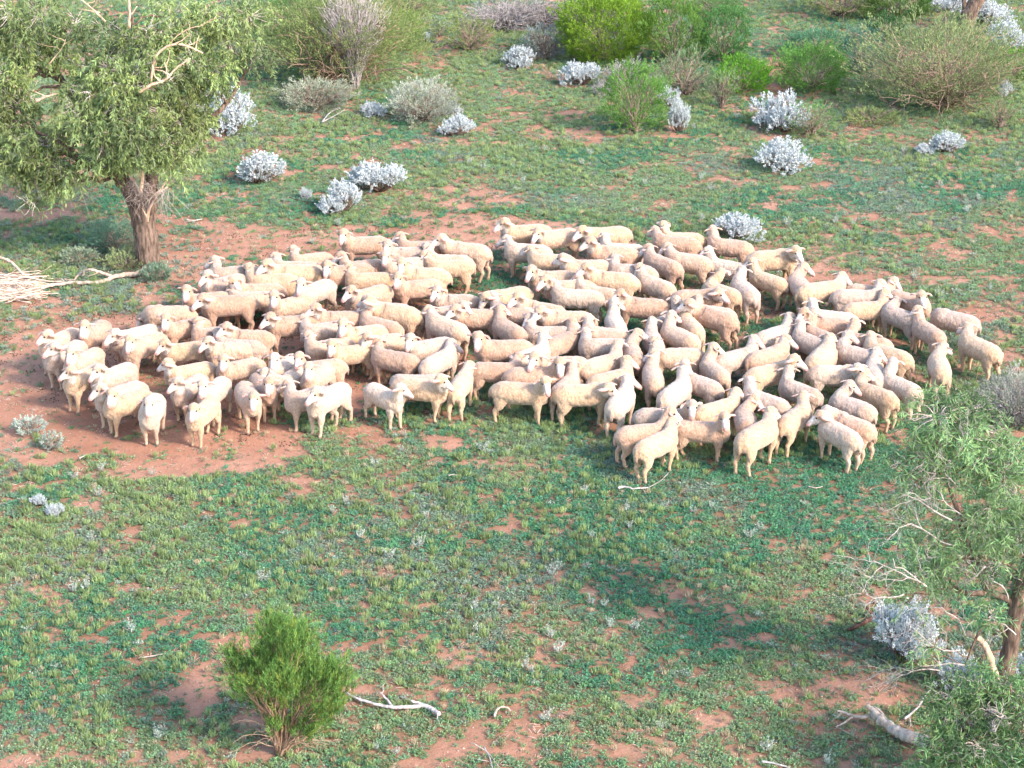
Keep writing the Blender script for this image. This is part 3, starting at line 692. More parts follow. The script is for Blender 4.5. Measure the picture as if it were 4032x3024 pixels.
for a in [
 (900,540,215,175,'silver bush under the overhanging right side of the big tree'),
 (998,742,205,140,'rounded silver bush standing alone to the right of the big tree'),
 (1345,855,170,140,'silver bush leaning left, nearer the flock of the touching pair'),
 (1490,772,195,145,'larger silver bush of the touching pair, farther from the flock'),
 (1400,740,70,75,'narrow silver bush squeezed on the left side of the larger one of the pair'),
 (1203,790,45,50,'tiny silver bush left of the touching pair'),
 (1467,465,102,72,'small silver bush in the shade right of the leaning shrub'),
 (1795,547,125,92,'front silver bush of two at the grey green shrub'),
 (1785,458,72,58,'small silver bush behind another at the edge of the grey green shrub'),
 (2045,273,122,92,'silver bush in front of the dead thicket at the top'),
 (2288,345,138,112,'silver bush in front of the round bright green shrub'),
 (2675,528,82,125,'tall narrow silver bush right of the central green shrub'),
 (2635,430,80,90,'silver bush half hidden behind the central green shrub'),
 (3085,532,205,175,'large silver bush with a wispy green shrub at its right side'),
 (3102,690,195,138,'silver bush standing in the open below the largest right hand one'),
 (3720,612,150,95,'low silver bush alone near the right edge'),
 (3640,612,70,50,'small low silver bush attached to the left of the lone right one'),
 (2900,960,172,120,'silver bush directly behind the sheep at the top of the flock'),
 (145,1998,62,48,'left one of two tiny silver bushes in the lower left grass'),
 (212,2040,75,62,'right one of two tiny silver bushes in the lower left grass'),
 (3745,55,150,95,'silver bush left of the leaning trunk at the top right'),
 (3900,110,175,120,'silver bush right of the leaning trunk at the top right'),
 (4000,215,190,130,'silver bush at the top right corner below another'),
 (3962,388,60,70,'small silver bush behind the right end of the dry shrub'),
 (1675,168,32,45,'tiny silver bush at the top in the grass right of the leaning shrub'),
 (3570,2640,270,250,'big bluish silver bush behind the dead twigs at lower right'),
 (3800,2760,180,170,'silver bush left of the foot of the lower right tree'),
 (4010,2700,150,150,'silver bush at the right edge behind the lower right trunk'),
]: silver_bush(*a)

def shrub(px, py, w, h, leafc, label, name='shrub', n_t=420, kl=18, LL=.05, LW=.010, up=.4, hollow=.72, stems=26, stemc=(1, 1, 1), stem_mat=None,
          bare=0.0, lean=(0, 0), low=.12, spread=.05, lump=.5, cat='shrub', zc=.52, group='green shrubs on the flat', stem_r=.014, leafvar=.28):
    b_ = at(px, py); s_ = ppm(px, py); W = 1.12*w/s_; Hh = 1.12*max(.25, (h/s_ - .20*W)/.88)
    b_[1] += W*.30
    F, S = Acc(), Acc(); R_ = np.array([W/2, W/2*.95, Hh*(1-low)/2*1.06]); cen = np.array([lean[0]*W, lean[1]*W, Hh*(low + (1-low)/2)])
    o3 = rng.random(3)*40; tips = []
    nt = int(n_t*1.3); 
    while len(tips) < nt:
        v = unit(1)[0]
        nv = noise.noise(Vector(v*2.6 + o3)) + .8*noise.noise(Vector(v*6 + o3))
        rr = hollow + (1-hollow)*rng.random()**.7; rr *= 1 + lump*nv
        if nv < -.42 and rng.random() < .8: continue
        q = cen + R_*v*rr
        if q[2] < .06*Hh: continue
        tips.append(q)
    tips = np.array(tips); base0 = np.array([0, 0, 0.])
    axd = tips - np.array([0, 0, Hh*.15]); axd /= np.linalg.norm(axd, axis=1)[:, None]; axd = axd + np.array([0, 0, up]); axd /= np.linalg.norm(axd, axis=1)[:, None]
    leafy = rng.random(nt) > bare*(1 - .6*(tips[:, 2]/Hh))
    nzt = np.array([noise.noise(Vector(q*3.1/max(W, .6) + o3)) for q in tips])
    tc_ = np.clip(np.array(leafc)*(1 + leafvar*(nzt*1.3)[:, None] + .12*rng.normal(size=(nt, 1))), .012, .9)
    P, D, C = [], [], []
    sp = spread*W**.5
    for q, a_, lf, tc1 in zip(tips, axd, leafy, tc_):
        if not lf: continue
        t = rng.random((kl, 1)); P.append(q + a_*(t-.5)*sp*1.8 + unit(kl)*sp*.75*(1.1-t)); D.append(unit(kl)*.45 + a_); C.append(np.clip(tc1*(.8 + .4*rng.random((kl, 1))), .01, .9))
    if P:
        P = np.concatenate(P); F.leaves(P, np.concatenate(D), LL*(.7 + .6*rng.random(len(P))), LW*1.35*(.8 + .5*rng.random(len(P))), np.clip(np.concatenate(C)*1.1, .01, .9))
    idx = rng.choice(nt, min(nt, stems), replace=False)
    for i_ in idx:
        q = tips[i_]; th = rng.random()*6.28; b1 = np.array([math.cos(th), math.sin(th), 0])*.05*W*rng.random()
        ctl = b1 + (q-b1)*[.35, .35, .62] + unit(1)[0]*.04*W
        pts = bez(b1, ctl, q, 8, .012*W); S.tube(pts, np.linspace(stem_r, stem_r*.28, 8)*W**.6, 5, np.array(stemc)*(.8 + .4*rng.random()))
        for _ in range(3):                     # forks
            j = rng.integers(3, 7); k2 = tips[rng.integers(nt)]
            e_ = pts[j] + (q - pts[j])*.7 + unit(1)[0]*.16*W; e_[2] = max(e_[2], .03)
            S.tube(bez(pts[j], (pts[j]+e_)/2 + unit(1)[0]*.04*W, e_, 5, .008*W), np.linspace(stem_r*.5, stem_r*.18, 5)*W**.6, 4, np.array(stemc)*(.8 + .4*rng.random()))
    e = empty(name, (b_[0], b_[1], -.02)); e.rotation_euler = (0, 0, 0)
    if P is not None and len(P): link('foliage', F.mesh('foliage'), e, [M_leaf])
    link('stem', S.mesh('stem'), e, [stem_mat or M_twig])
    setp(e, label, cat, group); return e
YG = (.17, .28, .03); MG = (.09, .21, .05); BG = (.09, .21, .11); OL = (.19, .24, .08); GG = (.30, .33, .24); DG = (.045, .12, .04)
shrub(2388,265,335,275,YG,'round bright yellow green shrub, the largest dome at the top',n_t=2100,kl=14,LL=.06,LW=.016,up=.35,low=.04,lump=.38)
shrub(2655,270,225,265,(.12,.23,.045),'upright green shrub beside the round bright one',n_t=900,kl=14,LL=.06,LW=.013,low=.06,bare=.15)
shrub(2850,262,190,215,(.09,.21,.06),'soft green shrub right of the two at the top',n_t=700,kl=16,LL=.06,LW=.012,low=.05)
shrub(2925,378,190,145,(.12,.29,.03),'low vivid green shrub right of the wispy stems',n_t=650,kl=14,LL=.05,LW=.013,low=.04)
shrub(2505,540,225,260,(.12,.25,.05),'upright green shrub in the middle distance between silver bushes',n_t=850,kl=15,LL=.055,LW=.011,low=.03,bare=.15,stems=40)
shrub(2700,395,200,185,(.17,.24,.12),'wispy grey green shrub with bare arching stems',n_t=300,kl=12,LL=.06,LW=.009,low=.10,bare=.35,stems=50,lump=.5)
shrub(2845,435,115,140,(.18,.25,.12),'small thin shrub with fanned bare stems',n_t=130,kl=12,LL=.05,LW=.009,low=.3,bare=.3,stems=40,group='thin stemmed shrubs')
shrub(3206,380,268,200,(.11,.24,.05),'dome shaped green shrub left of the dry shrub',n_t=950,kl=14,LL=.055,LW=.012,low=.04)
shrub(3225,245,235,130,BG,'bluish green shrub behind the dome shaped one',n_t=600,kl=14,LL=.055,LW=.012,low=.04)
shrub(3400,300,135,165,(.09,.19,.13),'blue green shrub between the dome and the dry shrub',n_t=420,kl=14,LL=.055,LW=.010,low=.1,stems=30)
shrub(3490,178,115,115,DG,'small dark green shrub at the top of the dry shrub',n_t=300,kl=14,LL=.05,LW=.012,low=.05)
shrub(3320,85,260,150,OL,'brownish olive shrub with a forked foot at the top edge',n_t=600,kl=12,LL=.06,LW=.012,low=.22,bare=.25,stems=40)
shrub(3540,88,240,150,(.10,.18,.04),'dense dark shrub at the top edge right of the olive one',n_t=800,kl=14,LL=.06,LW=.013,low=.03)
shrub(3745,480,590,400,(.19,.24,.10),'wide dry shrub with a tangle of bare twigs and an orange brown foot',n_t=2300,kl=12,LL=.07,LW=.014,up=.5,hollow=.5,bare=.38,stems=130,low=.14,lump=.65,lean=(.0,0),stem_mat=M_twig,stemc=(1.15,1.08,1.02),spread=.06,stem_r=.010,group='wide dry shrubs')
shrub(3205,550,190,140,(.13,.25,.08),'wispy green shrub growing against a large silver bush',n_t=260,kl=12,LL=.055,LW=.008,low=.1,bare=.2,stems=40)
shrub(1330,385,600,420,(.18,.23,.08),'wide leaning shrub right of the big tree, green tops on a bent woody foot',n_t=2900,kl=13,LL=.075,LW=.014,up=.35,hollow=.55,bare=.25,stems=90,low=.12,lean=(.0,.1),lump=.75,spread=.06,stem_r=.012,stemc=(1.1,1,.92),group='wide dry shrubs')
shrub(1395,372,230,370,(.4,.38,.36),'grey leafless top rising out of the leaning shrub',n_t=260,kl=4,bare=1,stems=190,low=.5,stem_mat=M_grey,stemc=(1.25,1.2,1.2),cat='dead shrub',stem_r=.010,group='dead shrubs')
shrub(1560,215,190,170,(.16,.26,.04),'green shrub at the right end of the leaning shrub',n_t=520,kl=14,LL=.06,LW=.011,low=.05,bare=.1)
shrub(1245,440,250,130,GG,'grey green low shrub under the leaning shrub',n_t=620,kl=13,LL=.05,LW=.012,low=.03,stems=50,group='grey green shrubs')
shrub(1662,495,225,170,(.36,.39,.31),'rounded grey green shrub beside two small silver bushes',n_t=900,kl=13,LL=.045,LW=.011,low=.03,stems=60,group='grey green shrubs')
shrub(1850,212,172,140,(.19,.24,.07),'airy olive shrub in front of the dead thicket',n_t=280,kl=12,LL=.06,LW=.009,low=.12,bare=.2,stems=50)
shrub(1990,130,330,150,(.3,.28,.26),'grey brown dead thicket at the top edge',n_t=300,kl=3,bare=1,stems=200,low=.05,stem_mat=M_grey,cat='dead shrub',group='dead shrubs',stem_r=.010)
shrub(2150,120,240,130,(.3,.28,.26),'dead thicket behind the round bright shrub',n_t=220,kl=3,bare=1,stems=150,low=.05,stem_mat=M_grey,stemc=(.7,.68,.68),cat='dead shrub',group='dead shrubs',stem_r=.010)
shrub(2150,245,170,140,(.20,.24,.22),'dull blue grey shrub left of the round bright shrub',n_t=380,kl=12,LL=.05,LW=.011,low=.05,bare=.3,stems=60,group='grey green shrubs')
shrub(2480,365,170,130,(.3,.3,.26),'pale dry shrub behind the central green shrub',n_t=170,kl=9,LL=.05,LW=.011,bare=.6,stems=110,low=.05,stem_mat=M_grey,cat='dead shrub',group='dead shrubs')
shrub(2375,385,80,70,(.3,.3,.26),'small pale dry shrub left of the central green shrub',n_t=80,kl=8,LL=.04,LW=.010,bare=.6,stems=60,low=.05,stem_mat=M_grey,cat='dead shrub',group='dead shrubs')
shrub(1150,150,330,170,(.10,.20,.05),'green shrub at the top behind the big tree',n_t=900,kl=13,LL=.06,LW=.014,low=.05)
shrub(1560,70,260,110,(.15,.20,.07),'olive shrub at the top edge behind the leaning shrub',n_t=450,kl=12,LL=.06,LW=.012,low=.05,bare=.2)
shrub(2330,90,200,120,(.13,.17,.12),'dark grey green shrub behind the round bright one',n_t=450,kl=12,LL=.06,LW=.013,low=.05)
shrub(2800,60,200,90,(.10,.21,.06),'green shrub at the top edge above the soft green one',n_t=400,kl=12,LL=.06,LW=.013,low=.05)
shrub(1720,150,90,80,(.22,.30,.20),'small grey green shrub at the top beside the tiny silver bush',n_t=150,kl=12,LL=.05,LW=.012,low=.05,group='grey green shrubs')
shrub(4000,330,150,130,(.13,.25,.05),'green shrub at the right edge behind the dry shrub',n_t=420,kl=13,LL=.06,LW=.012,low=.05)
shrub(3945,515,130,125,(.15,.24,.09),'thin green shrub right of the orange brown foot',n_t=170,kl=12,LL=.05,LW=.009,low=.15,bare=.2,stems=40,group='thin stemmed shrubs')
shrub(3440,500,190,80,(.22,.28,.10),'low yellowish bush in front of the dry shrub',n_t=260,kl=12,LL=.06,LW=.009,low=.03,stems=20)
shrub(4010,1700,270,215,(.24,.26,.21),'grey twiggy bush at the right edge above the lower right tree',n_t=900,kl=12,LL=.035,LW=.009,low=.03,stems=120,stem_mat=M_grey,group='grey green shrubs')
shrub(450,1000,190,130,(.15,.25,.16),'blue green bush left of the big trunk',n_t=420,kl=13,LL=.05,LW=.010,low=.03,group='grey green shrubs')
shrub(485,1070,140,85,(.27,.32,.15),'pale yellow green bush at the foot of the big trunk',n_t=260,kl=12,LL=.045,LW=.010,low=.03,group='grey green shrubs')
shrub(612,1112,100,72,(.18,.27,.18),'small blue green bush in front of the big trunk',n_t=190,kl=12,LL=.045,LW=.010,low=.03,group='grey green shrubs')
shrub(300,1045,120,70,(.24,.30,.20),'low grey green bush left of the big trunk beside bare soil',n_t=160,kl=12,LL=.045,LW=.010,low=.03,group='grey green shrubs')
shrub(110,1720,110,62,(.36,.42,.36),'small grey green bush on the red soil at lower left',n_t=110,kl=13,LL=.04,LW=.010,low=.03,stems=30,group='grey green shrubs')
shrub(200,1775,78,58,(.32,.38,.32),'smaller grey green tuft right of the lower left bush',n_t=60,kl=13,LL=.04,LW=.010,low=.03,stems=30,group='grey green shrubs')

# ---------------------------------------------------------------- the fine leaved shrub near the camera, bottom centre
def near_shrub():
    b_ = at(1105, 2965); F, S = Acc(), Acc(); s_ = ppm(1105, 2965); e = empty('shrub', (b_[0], b_[1], -.02))
    clumps = [(1105,2480,80),(1180,2520,80),(1040,2540,70),(930,2600,55),(990,2680,60),(1100,2600,90),(1200,2620,90),(1290,2640,80),(1330,2700,60),(1150,2700,90),(1240,2740,80),(1040,2740,70),(950,2700,45),(1300,2780,60),(1190,2790,70),(1080,2850,42),(1200,2850,55),(1250,2830,50),(1010,2620,60),(1120,2540,70),(1080,2680,80),(1320,2650,45),(1070,2440,35),(905,2560,35)]
    for cx, cy, rp in clumps:
        c_ = atY(cx, cy, b_[1] + rng.normal()*.28) - b_; c_[2] = max(c_[2], .12); r = rp/s_
        nt = int(100*(rp/70)**2)
        for _ in range(nt):
            v = unit(1)[0]; q = c_ + v*r*(.3 + .95*rng.random())*[1.1, 1.1, .95]
            a_ = q - np.array([0, 0, .0]); a_ = a_/np.linalg.norm(a_)*.6 + [0, 0, .45] + unit(1)[0]*.35; a_ /= np.linalg.norm(a_)
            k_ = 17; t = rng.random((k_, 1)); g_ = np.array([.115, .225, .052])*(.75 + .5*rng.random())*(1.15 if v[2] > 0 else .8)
            g_ = g_ + (np.array([.12, .06, 0])*rng.random() if rng.random() < .3 else 0)
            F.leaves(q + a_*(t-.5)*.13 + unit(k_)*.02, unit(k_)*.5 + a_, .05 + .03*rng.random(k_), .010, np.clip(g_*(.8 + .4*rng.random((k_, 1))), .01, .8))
        for _ in range(2):
            th = rng.random()*6.28; b0 = np.array([math.cos(th)*.09*rng.random(), math.sin(th)*.09*rng.random(), 0])
            q = c_ + unit(1)[0]*r*.7; pts = bez(b0, b0 + (q-b0)*[.25, .25, .6] + unit(1)[0]*.06, q, 10, .012)
            S.tube(pts, np.linspace(.019, .004, 10)*(.7 + .5*rng.random()), 6, np.array([1.35, 1.1, .9])*(.85 + .3*rng.random()))
            for _ in range(4):
                j = rng.integers(4, 9); q2 = pts[j] + (q-pts[j])*.6 + unit(1)[0]*.16
                S.tube(bez(pts[j], (pts[j]+q2)/2 + unit(1)[0]*.03, q2, 5, .006), np.linspace(.006, .0022, 5), 4, np.array([1.5, 1.35, 1.2])*(.8 + .3*rng.random()))
    for _ in range(26):                        # bare arching twigs low on both sides
        sd = -1 if rng.random() < .6 else 1; q = np.array([sd*(.25 + .5*rng.random()), rng.normal()*.3, .10 + .75*rng.random()]); 
        pts = bez([sd*.05, 0, .05], [sd*.15, 0, q[2]*.9 + .15], q, 7, .015); S.tube(pts, np.linspace(.008, .002, 7), 4, (1.6, 1.45, 1.3))
    link('foliage', F.mesh('foliage'), e, [M_leaf]); link('stem', S.mesh('stem'), e, [M_twig])
    setp(e, 'green feathery shrub with pale orange bare stems at the bottom centre', 'shrub')
near_shrub()

# ---------------------------------------------------------------- trees
def drooping_tree(name, base, trunk_paths, blobs, label, leafc, n_spray=26, LL=.085, LW=.017, droop=1.0, dead=0, trunk_mat=None, kl=15, hubs=None, leafshift=0.2, stuff=None):
    """trunk_paths: list of (points in world, r0, r1); blobs: (centre, radius) of foliage masses"""
    e = empty(name, base); B = np.asarray(base); S, F, Bz = Acc(), Acc(), Acc(); nodes = []
    for pts, r0, r1 in trunk_paths:
        P = np.asarray(pts) - B; m_ = (len(P)-1)*6 + 1; tt = np.linspace(0, len(P)-1, m_); Pi = np.stack([np.interp(tt, np.arange(len(P)), P[:, c_]) for c_ in range(3)], -1)
        for _ in range(3): Pi[1:-1] = (Pi[:-2] + Pi[1:-1]*2 + Pi[2:])/4
        Pi[1:-1] += rng.normal(size=Pi[1:-1].shape)*r0*.03
        rr = np.linspace(0, 1, m_); rad = r0*(1-rr) + r1*rr; S.tube(Pi, rad*(1 + .10*np.exp(-np.arange(m_)/1.5)), 14, (1, 1, 1), .025); nodes += [(p_, r_) for p_, r_ in zip(Pi, rad)]
    NP_ = np.array([p_ for p_, _ in nodes]); NR = np.array([r_ for _, r_ in nodes])
    P, D, C = [], [], []
    for c_, r in blobs:
        c_ = np.asarray(c_) - B; dist = np.linalg.norm(NP_ - c_, axis=1) + np.where(NP_[:, 2] > c_[2] + .2, 2.5, 0) + np.where(np.arange(len(NP_)) < 6, 9, 0)
        j = int(np.argmin(dist)); q0 = NP_[j]; Ld = np.linalg.norm(c_ - q0)
        limb = bez(q0, q0 + (c_-q0)*[.45, .45, .25] + [0, 0, .25*Ld] + unit(1)[0]*.10*Ld, c_, 10, .03*Ld**.5); r0 = min(NR[j]*.55, .022 + .018*Ld)
        S.tube(limb, np.linspace(r0, .010, 10), 6, (1.1, 1.05, 1), .05)
        o3 = rng.random(3)*40; shade = 1 + .20*rng.normal(); yel = rng.random()
        for q_ in range(int(n_spray*(r/.5)**1.7)):
            v = unit(1)[0]; rr = r*(.35 + .65*rng.random()**.5)*(1 + .35*noise.noise(Vector(v*2 + o3))); q = c_ + v*rr*[1.1, 1.1, .8]
            Lsp = .18 + .26*rng.random()
            out = v*[1, 1, .3]*.5 + unit(1)[0]*.4; tip = q + out*Lsp + np.array([0, 0, -.55*droop*Lsp])
            mid = q + out*Lsp*.6 + [0, 0, .06]
            if q_ % 3 == 0: Bz.tube(bez(c_ + (q-c_)*.2, (c_+q)/2 + unit(1)[0]*.06, q, 5, .015), np.linspace(.007, .0035, 5), 4, (1.5, 1.4, 1.3))
            sp = bez(q, mid, tip, 4); 
            if q_ % 2 == 0: Bz.tube(sp, np.linspace(.0045, .002, 4), 3, (1.1, 1.05, 1.0))
            t = rng.random(kl); cc = (1-t)[:, None]**2*q + 2*(t*(1-t))[:, None]*mid + t[:, None]**2*tip
            P.append(cc); D.append(unit(kl)*.75 + out/np.linalg.norm(out)*.25 + np.array([0, 0, -.75*droop]))
            g_ = np.array(leafc)*shade*(.8 + .4*rng.random()); g_ = g_*(1 + np.array([.35, .10, -.2])*(yel*.5 + .5*rng.random() - leafshift))
            C.append(np.clip(g_*(.75 + .5*rng.random((kl, 1))), .012, .8))
        if dead:
            for _ in range(rng.poisson(dead)):
                v = unit(1)[0]; v[2] = abs(v[2])*.5; q = c_ + v*r*.6; tip = q + v*r*(.5 + .5*rng.random())
                pts = bez(q, (q+tip)/2 + unit(1)[0]*.15, tip, 7, .03); Bz.tube(pts, np.linspace(.012, .003, 7), 5, (2.2, 2.1, 2.0))
                for _ in range(6): jj = rng.integers(1, 6); e2 = pts[jj] + (v + unit(1)[0])*.28; Bz.tube(bez(pts[jj], (pts[jj]+e2)/2 + unit(1)[0]*.05, e2, 5, .01), np.linspace(.006, .002, 5), 4, (2.2, 2.1, 2.0))
    P = np.concatenate(P); F.leaves(P, np.concatenate(D), LL*(.7 + .6*rng.random(len(P))), LW*(.8 + .5*rng.random(len(P))), np.concatenate(C))
    link('trunk', S.mesh('trunk', True), e, [trunk_mat or M_bark]); link('crown', F.mesh('crown'), e, [M_leaf]); link('twigs', Bz.mesh('twigs'), e, [M_grey])
    setp(e, label, 'tree'); return e, NP_ + B
b_ = at(580, 1052); Yt = b_[1]
T = lambda x, y, dy=0.0: atY(x, y, Yt + dy)
paths = [([b_ + [0, 0, -.15], T(580,1000), T(572,920), T(557,840), T(535,780)], .27, .22),
 ([T(568,880), T(590,790), T(597,700), T(600,600,.3), T(640,480,.6), T(690,330,.8)], .20, .05),
 ([T(555,850), T(520,760), T(468,690), T(400,650,-.2), T(330,640,-.3), T(280,600,-.4), T(230,560,-.5)], .19, .05),
 ([T(545,830), T(480,700,.4), T(400,560,.7), T(300,400,.9), T(230,300,1.0), T(190,200,1.1)], .16, .05),
 ([T(240,310,1.0), T(170,275,.8), T(80,262,.5), T(-40,300,.3)], .08, .04),
 ([T(590,640,.2), T(570,480,.3), T(545,330,.2), T(530,150,.3), T(510,20,.0)], .11, .03),
 ([T(600,650,.2), T(700,560,.6), T(800,500,1.0), T(900,400,1.2), T(960,300,1.4)], .10, .03)]
bl = [(150,60,.6,.6),(40,60,.5,.6),(270,110,.4,.6),(110,170,.6,.6),(230,190,.55,.8),(420,120,.5,.5),(680,60,.55,.7),(760,120,.55,.7),(840,60,.5,.9),(900,170,.5,1.0),(980,60,.5,1.2),
 (470,180,.45,.2),(550,150,.45,.0),(600,230,.5,-.2),(680,190,.5,.3),(760,230,.5,.6),(850,260,.5,.9),(60,260,.6,.5),(20,380,.55,.2),(430,270,.5,-.3),(350,340,.5,-.2),(400,400,.55,-.5),
 (500,330,.55,-.6),(480,430,.6,-.8),(560,420,.55,-.7),(590,340,.5,-.5),(700,330,.45,.6),(740,400,.45,.7),(830,350,.45,.9),(680,290,.4,.3),(300,410,.55,-.6),(350,480,.6,-.8),(430,520,.6,-.9),
 (530,510,.55,-.8),(40,480,.5,.0),(60,420,.5,.2),(100,560,.5,-.3),(180,560,.5,-.5),(120,640,.5,-.5),(200,640,.55,-.6),(250,690,.45,-.6),(160,720,.4,-.5),(90,600,.45,-.4),(400,600,.45,-.7),(440,640,.35,-.5),
 (560,590,.45,-.6),(640,570,.5,-.3),(680,630,.45,-.1),(740,600,.35,.2),(760,500,.45,.5),(700,470,.45,.3),(800,460,.28,.8),(520,600,.4,-.5),(230,740,.3,-.6),
 (-60,120,.6,.6),(-80,300,.6,.3),(-70,460,.6,.1),(-60,600,.5,-.2),(1000,230,.4,1.3),(130,800,.18,-.6),(640,130,.4,.2),(340,260,.4,.2),(50,680,.35,-.4)]
blobs = [(T(x, y, dy), r*.84) for x, y, r, dy in bl]
big, _ = drooping_tree('gum_tree', b_, paths, blobs, 'big tree at left with thick brown trunk and drooping green crown, sheep beside it', (.18, .26, .105), n_spray=98, LL=.11, LW=.025, kl=18, dead=.5)
# bleached dead branches standing out of the crown and the split in the trunk
S = Acc(); B = np.asarray(b_)
def dead(pts, r0, r1, col=(1.35, 1.15, .95), n=7, sub=2, acc=None, jit=.10):
    P = np.array(pts) - B; m_ = (len(P)-1)*4+1; tt = np.linspace(0, len(P)-1, m_); Pi = np.stack([np.interp(tt, np.arange(len(P)), P[:, c_]) for c_ in range(3)], -1)
    Pi[1:-1] = (Pi[:-2] + Pi[1:-1]*2 + Pi[2:])/4; Pi[1:-1] += rng.normal(size=Pi[1:-1].shape)*r0*jit
    (acc or S).tube(Pi, np.linspace(r0, r1, m_)*.75, n, col, .04)
    for _ in range(sub):
        j = rng.integers(m_//2, m_); e2 = Pi[j] + unit(1)[0]*[.35, .25, .25] + [0, 0, .12]; (acc or S).tube(bez(Pi[j], (Pi[j]+e2)/2 + unit(1)[0]*.05, e2, 6, .01), np.linspace(r1*.9, .003, 6), 5, col)
for q in [([(590,350),(610,215),(660,180),(705,172),(760,190),(800,210)],.045,.018,-.5,3),([(548,365),(600,330),(650,320),(690,270),(750,230)],.05,.015,-.9,3),
 ([(640,325),(610,305),(600,255)],.03,.01,-.9,1),([(660,310),(655,270),(648,245)],.025,.01,-.9,1),([(508,110),(510,50),(508,-20)],.045,.03,-.7,1),([(515,60),(540,25)],.02,.01,-.7,0),
 ([(415,85),(370,40),(310,-10)],.03,.012,-.2,1),([(395,50),(310,35)],.018,.008,-.2,1),([(190,255),(225,215),(250,180),(258,155)],.02,.006,.2,3),([(140,400),(180,380),(225,370)],.035,.02,-.6,1),
 ([(620,300),(680,150),(750,110),(800,100)],.02,.007,.0,4)]:
    dead([T(x, y, q[3]) for x, y in q[0]], q[1], q[2], sub=q[4])
o = link('dead_branch', S.mesh('dead_branch', True), big, [M_pale]); o['label'] = 'bleached bare branches showing through the crown'
S = Acc()
dead([T(580,872,-.35), T(583,830,-.36), T(615,775,-.3), T(668,690,-.2)], .05, .02, sub=0); dead([T(582,860,-.36), T(560,820,-.38)], .035, .012, sub=0)
dead([T(555,760,-.4), T(560,700,-.35), T(563,640,-.3)], .06, .04, sub=0); dead([T(600,780,-.3), T(660,735,-.25), T(675,690,-.2)], .03, .01, sub=2)
o = link('split_wood', S.mesh('split_wood', True), big, [M_pale])
# thatch of fine dead twigs hanging in the fork
S = Acc()
for _ in range(260):
    q = T(555 + rng.normal()*28, 745 + rng.normal()*30, -.38 + .1*rng.normal()) - B; e2 = q + rng.normal(size=3)*[.12, .06, .10] - [0, 0, .12]
    S.tube(bez(q, (q+e2)/2 + unit(1)[0]*.08, e2, 4), .004, 3, (1.0, .9, .85))
for cx, cy in ((640,860),(270,800)):
    for _ in range(36):
        q = T(cx + rng.normal()*14, cy - 110 + rng.normal()*10, -.5) - B; e2 = q + rng.normal(size=3)*[.25, .2, .15] - [0, 0, .45]
        S.tube(bez(q, (q+e2)/2 + unit(1)[0]*.15, e2, 5), np.linspace(.006, .002, 5), 3, (1.2, 1.1, 1.0))
link('dry_twigs', S.mesh('dry_twigs'), big, [M_grey])

# tree whose trunk leans out of the frame at the top right
b_ = at(3800, 128); Yt = b_[1]; T = lambda x, y, dy=0.0: atY(x, y, Yt + dy)
paths = [([b_ + [0, 0, -.2], T(3810,60), T(3850,0), T(3870,-80), T(3860,-200), T(3840,-300)], .27, .12), ([T(3862,0), T(3905,-25), T(3960,-90)], .10, .05), ([T(3790,110), T(3800,40), T(3790,-40)], .09, .05)]
drooping_tree('leaning_tree', b_, paths, [(T(x, y, dy), r) for x, y, r, dy in [(3700,-330,.8,0),(3850,-420,.9,.3),(4000,-380,.8,0),(3950,-250,.6,-.3),(3620,-420,.7,.5),(4100,-300,.7,.3)]],
 'rough brown trunk leaning out of the top right corner among silver bushes', (.15, .24, .07), n_spray=20)

# near tree at the lower right
b_ = at(3945, 2790); Yt = b_[1]; T = lambda x, y, dy=0.0: atY(x, y, Yt + dy)
paths = [([b_ + [0, 0, -.15], T(3950,2690), T(3975,2560), T(3995,2430), T(4015,2330), T(4030,2260), T(4075,2120)], .135, .07),
 ([T(3995,2430), T(3975,2360), T(3900,2335,-.1), T(3800,2335,-.2)], .05, .035),
 ([T(3890,2335,-.1), T(3860,2260,-.1), T(3820,2180,-.1), T(3790,2080,0), T(3770,2010,.1), T(3730,1900,.2), T(3700,1790,.3)], .045, .02),
 ([T(4000,2380), T(4030,2280), T(4005,2240), T(3930,2210,-.2), T(3850,2190,-.2)], .03, .012),
 ([T(3955,2500), T(3930,2450,-.2), T(3870,2460,-.3), T(3830,2540,-.35), T(3800,2620,-.4)], .03, .012)]
bl = [(3690,1640,.40,.4),(3800,1600,.38,.7),(3660,1730,.30,.4),(3760,1720,.40,.3),(3860,1690,.34,.6),(3990,1790,.38,.4),(3860,1790,.36,.3),(3960,1860,.40,.1),(3540,1830,.22,.2),(3650,1810,.30,.2),(3720,1880,.30,.2),(3600,1900,.22,.1),
 (4020,1950,.38,0),(3900,2000,.30,0),(3850,2080,.30,-.1),(3960,2080,.34,-.1),(4020,2140,.30,-.2),(3700,2120,.26,-.1),(3640,2180,.26,-.2),(3700,2250,.26,-.2),(3800,2200,.28,-.2),(3620,2270,.20,-.2),(3880,2260,.22,-.3),(3900,2420,.20,-.4),(4060,2300,.3,0),
 (3560,2380,.14,-.3),(3650,2550,.13,-.5),(3600,2600,.10,-.5)]
near, _ = drooping_tree('small_tree', b_, paths, [(T(x, y, dy), r) for x, y, r, dy in bl], 'thin limbed tree at the lower right with long narrow leaves and bare grey twigs', (.145, .26, .115), n_spray=100, LL=.11, LW=.015, kl=15, droop=.5, leafshift=.35)
S = Acc(); B = np.asarray(b_)
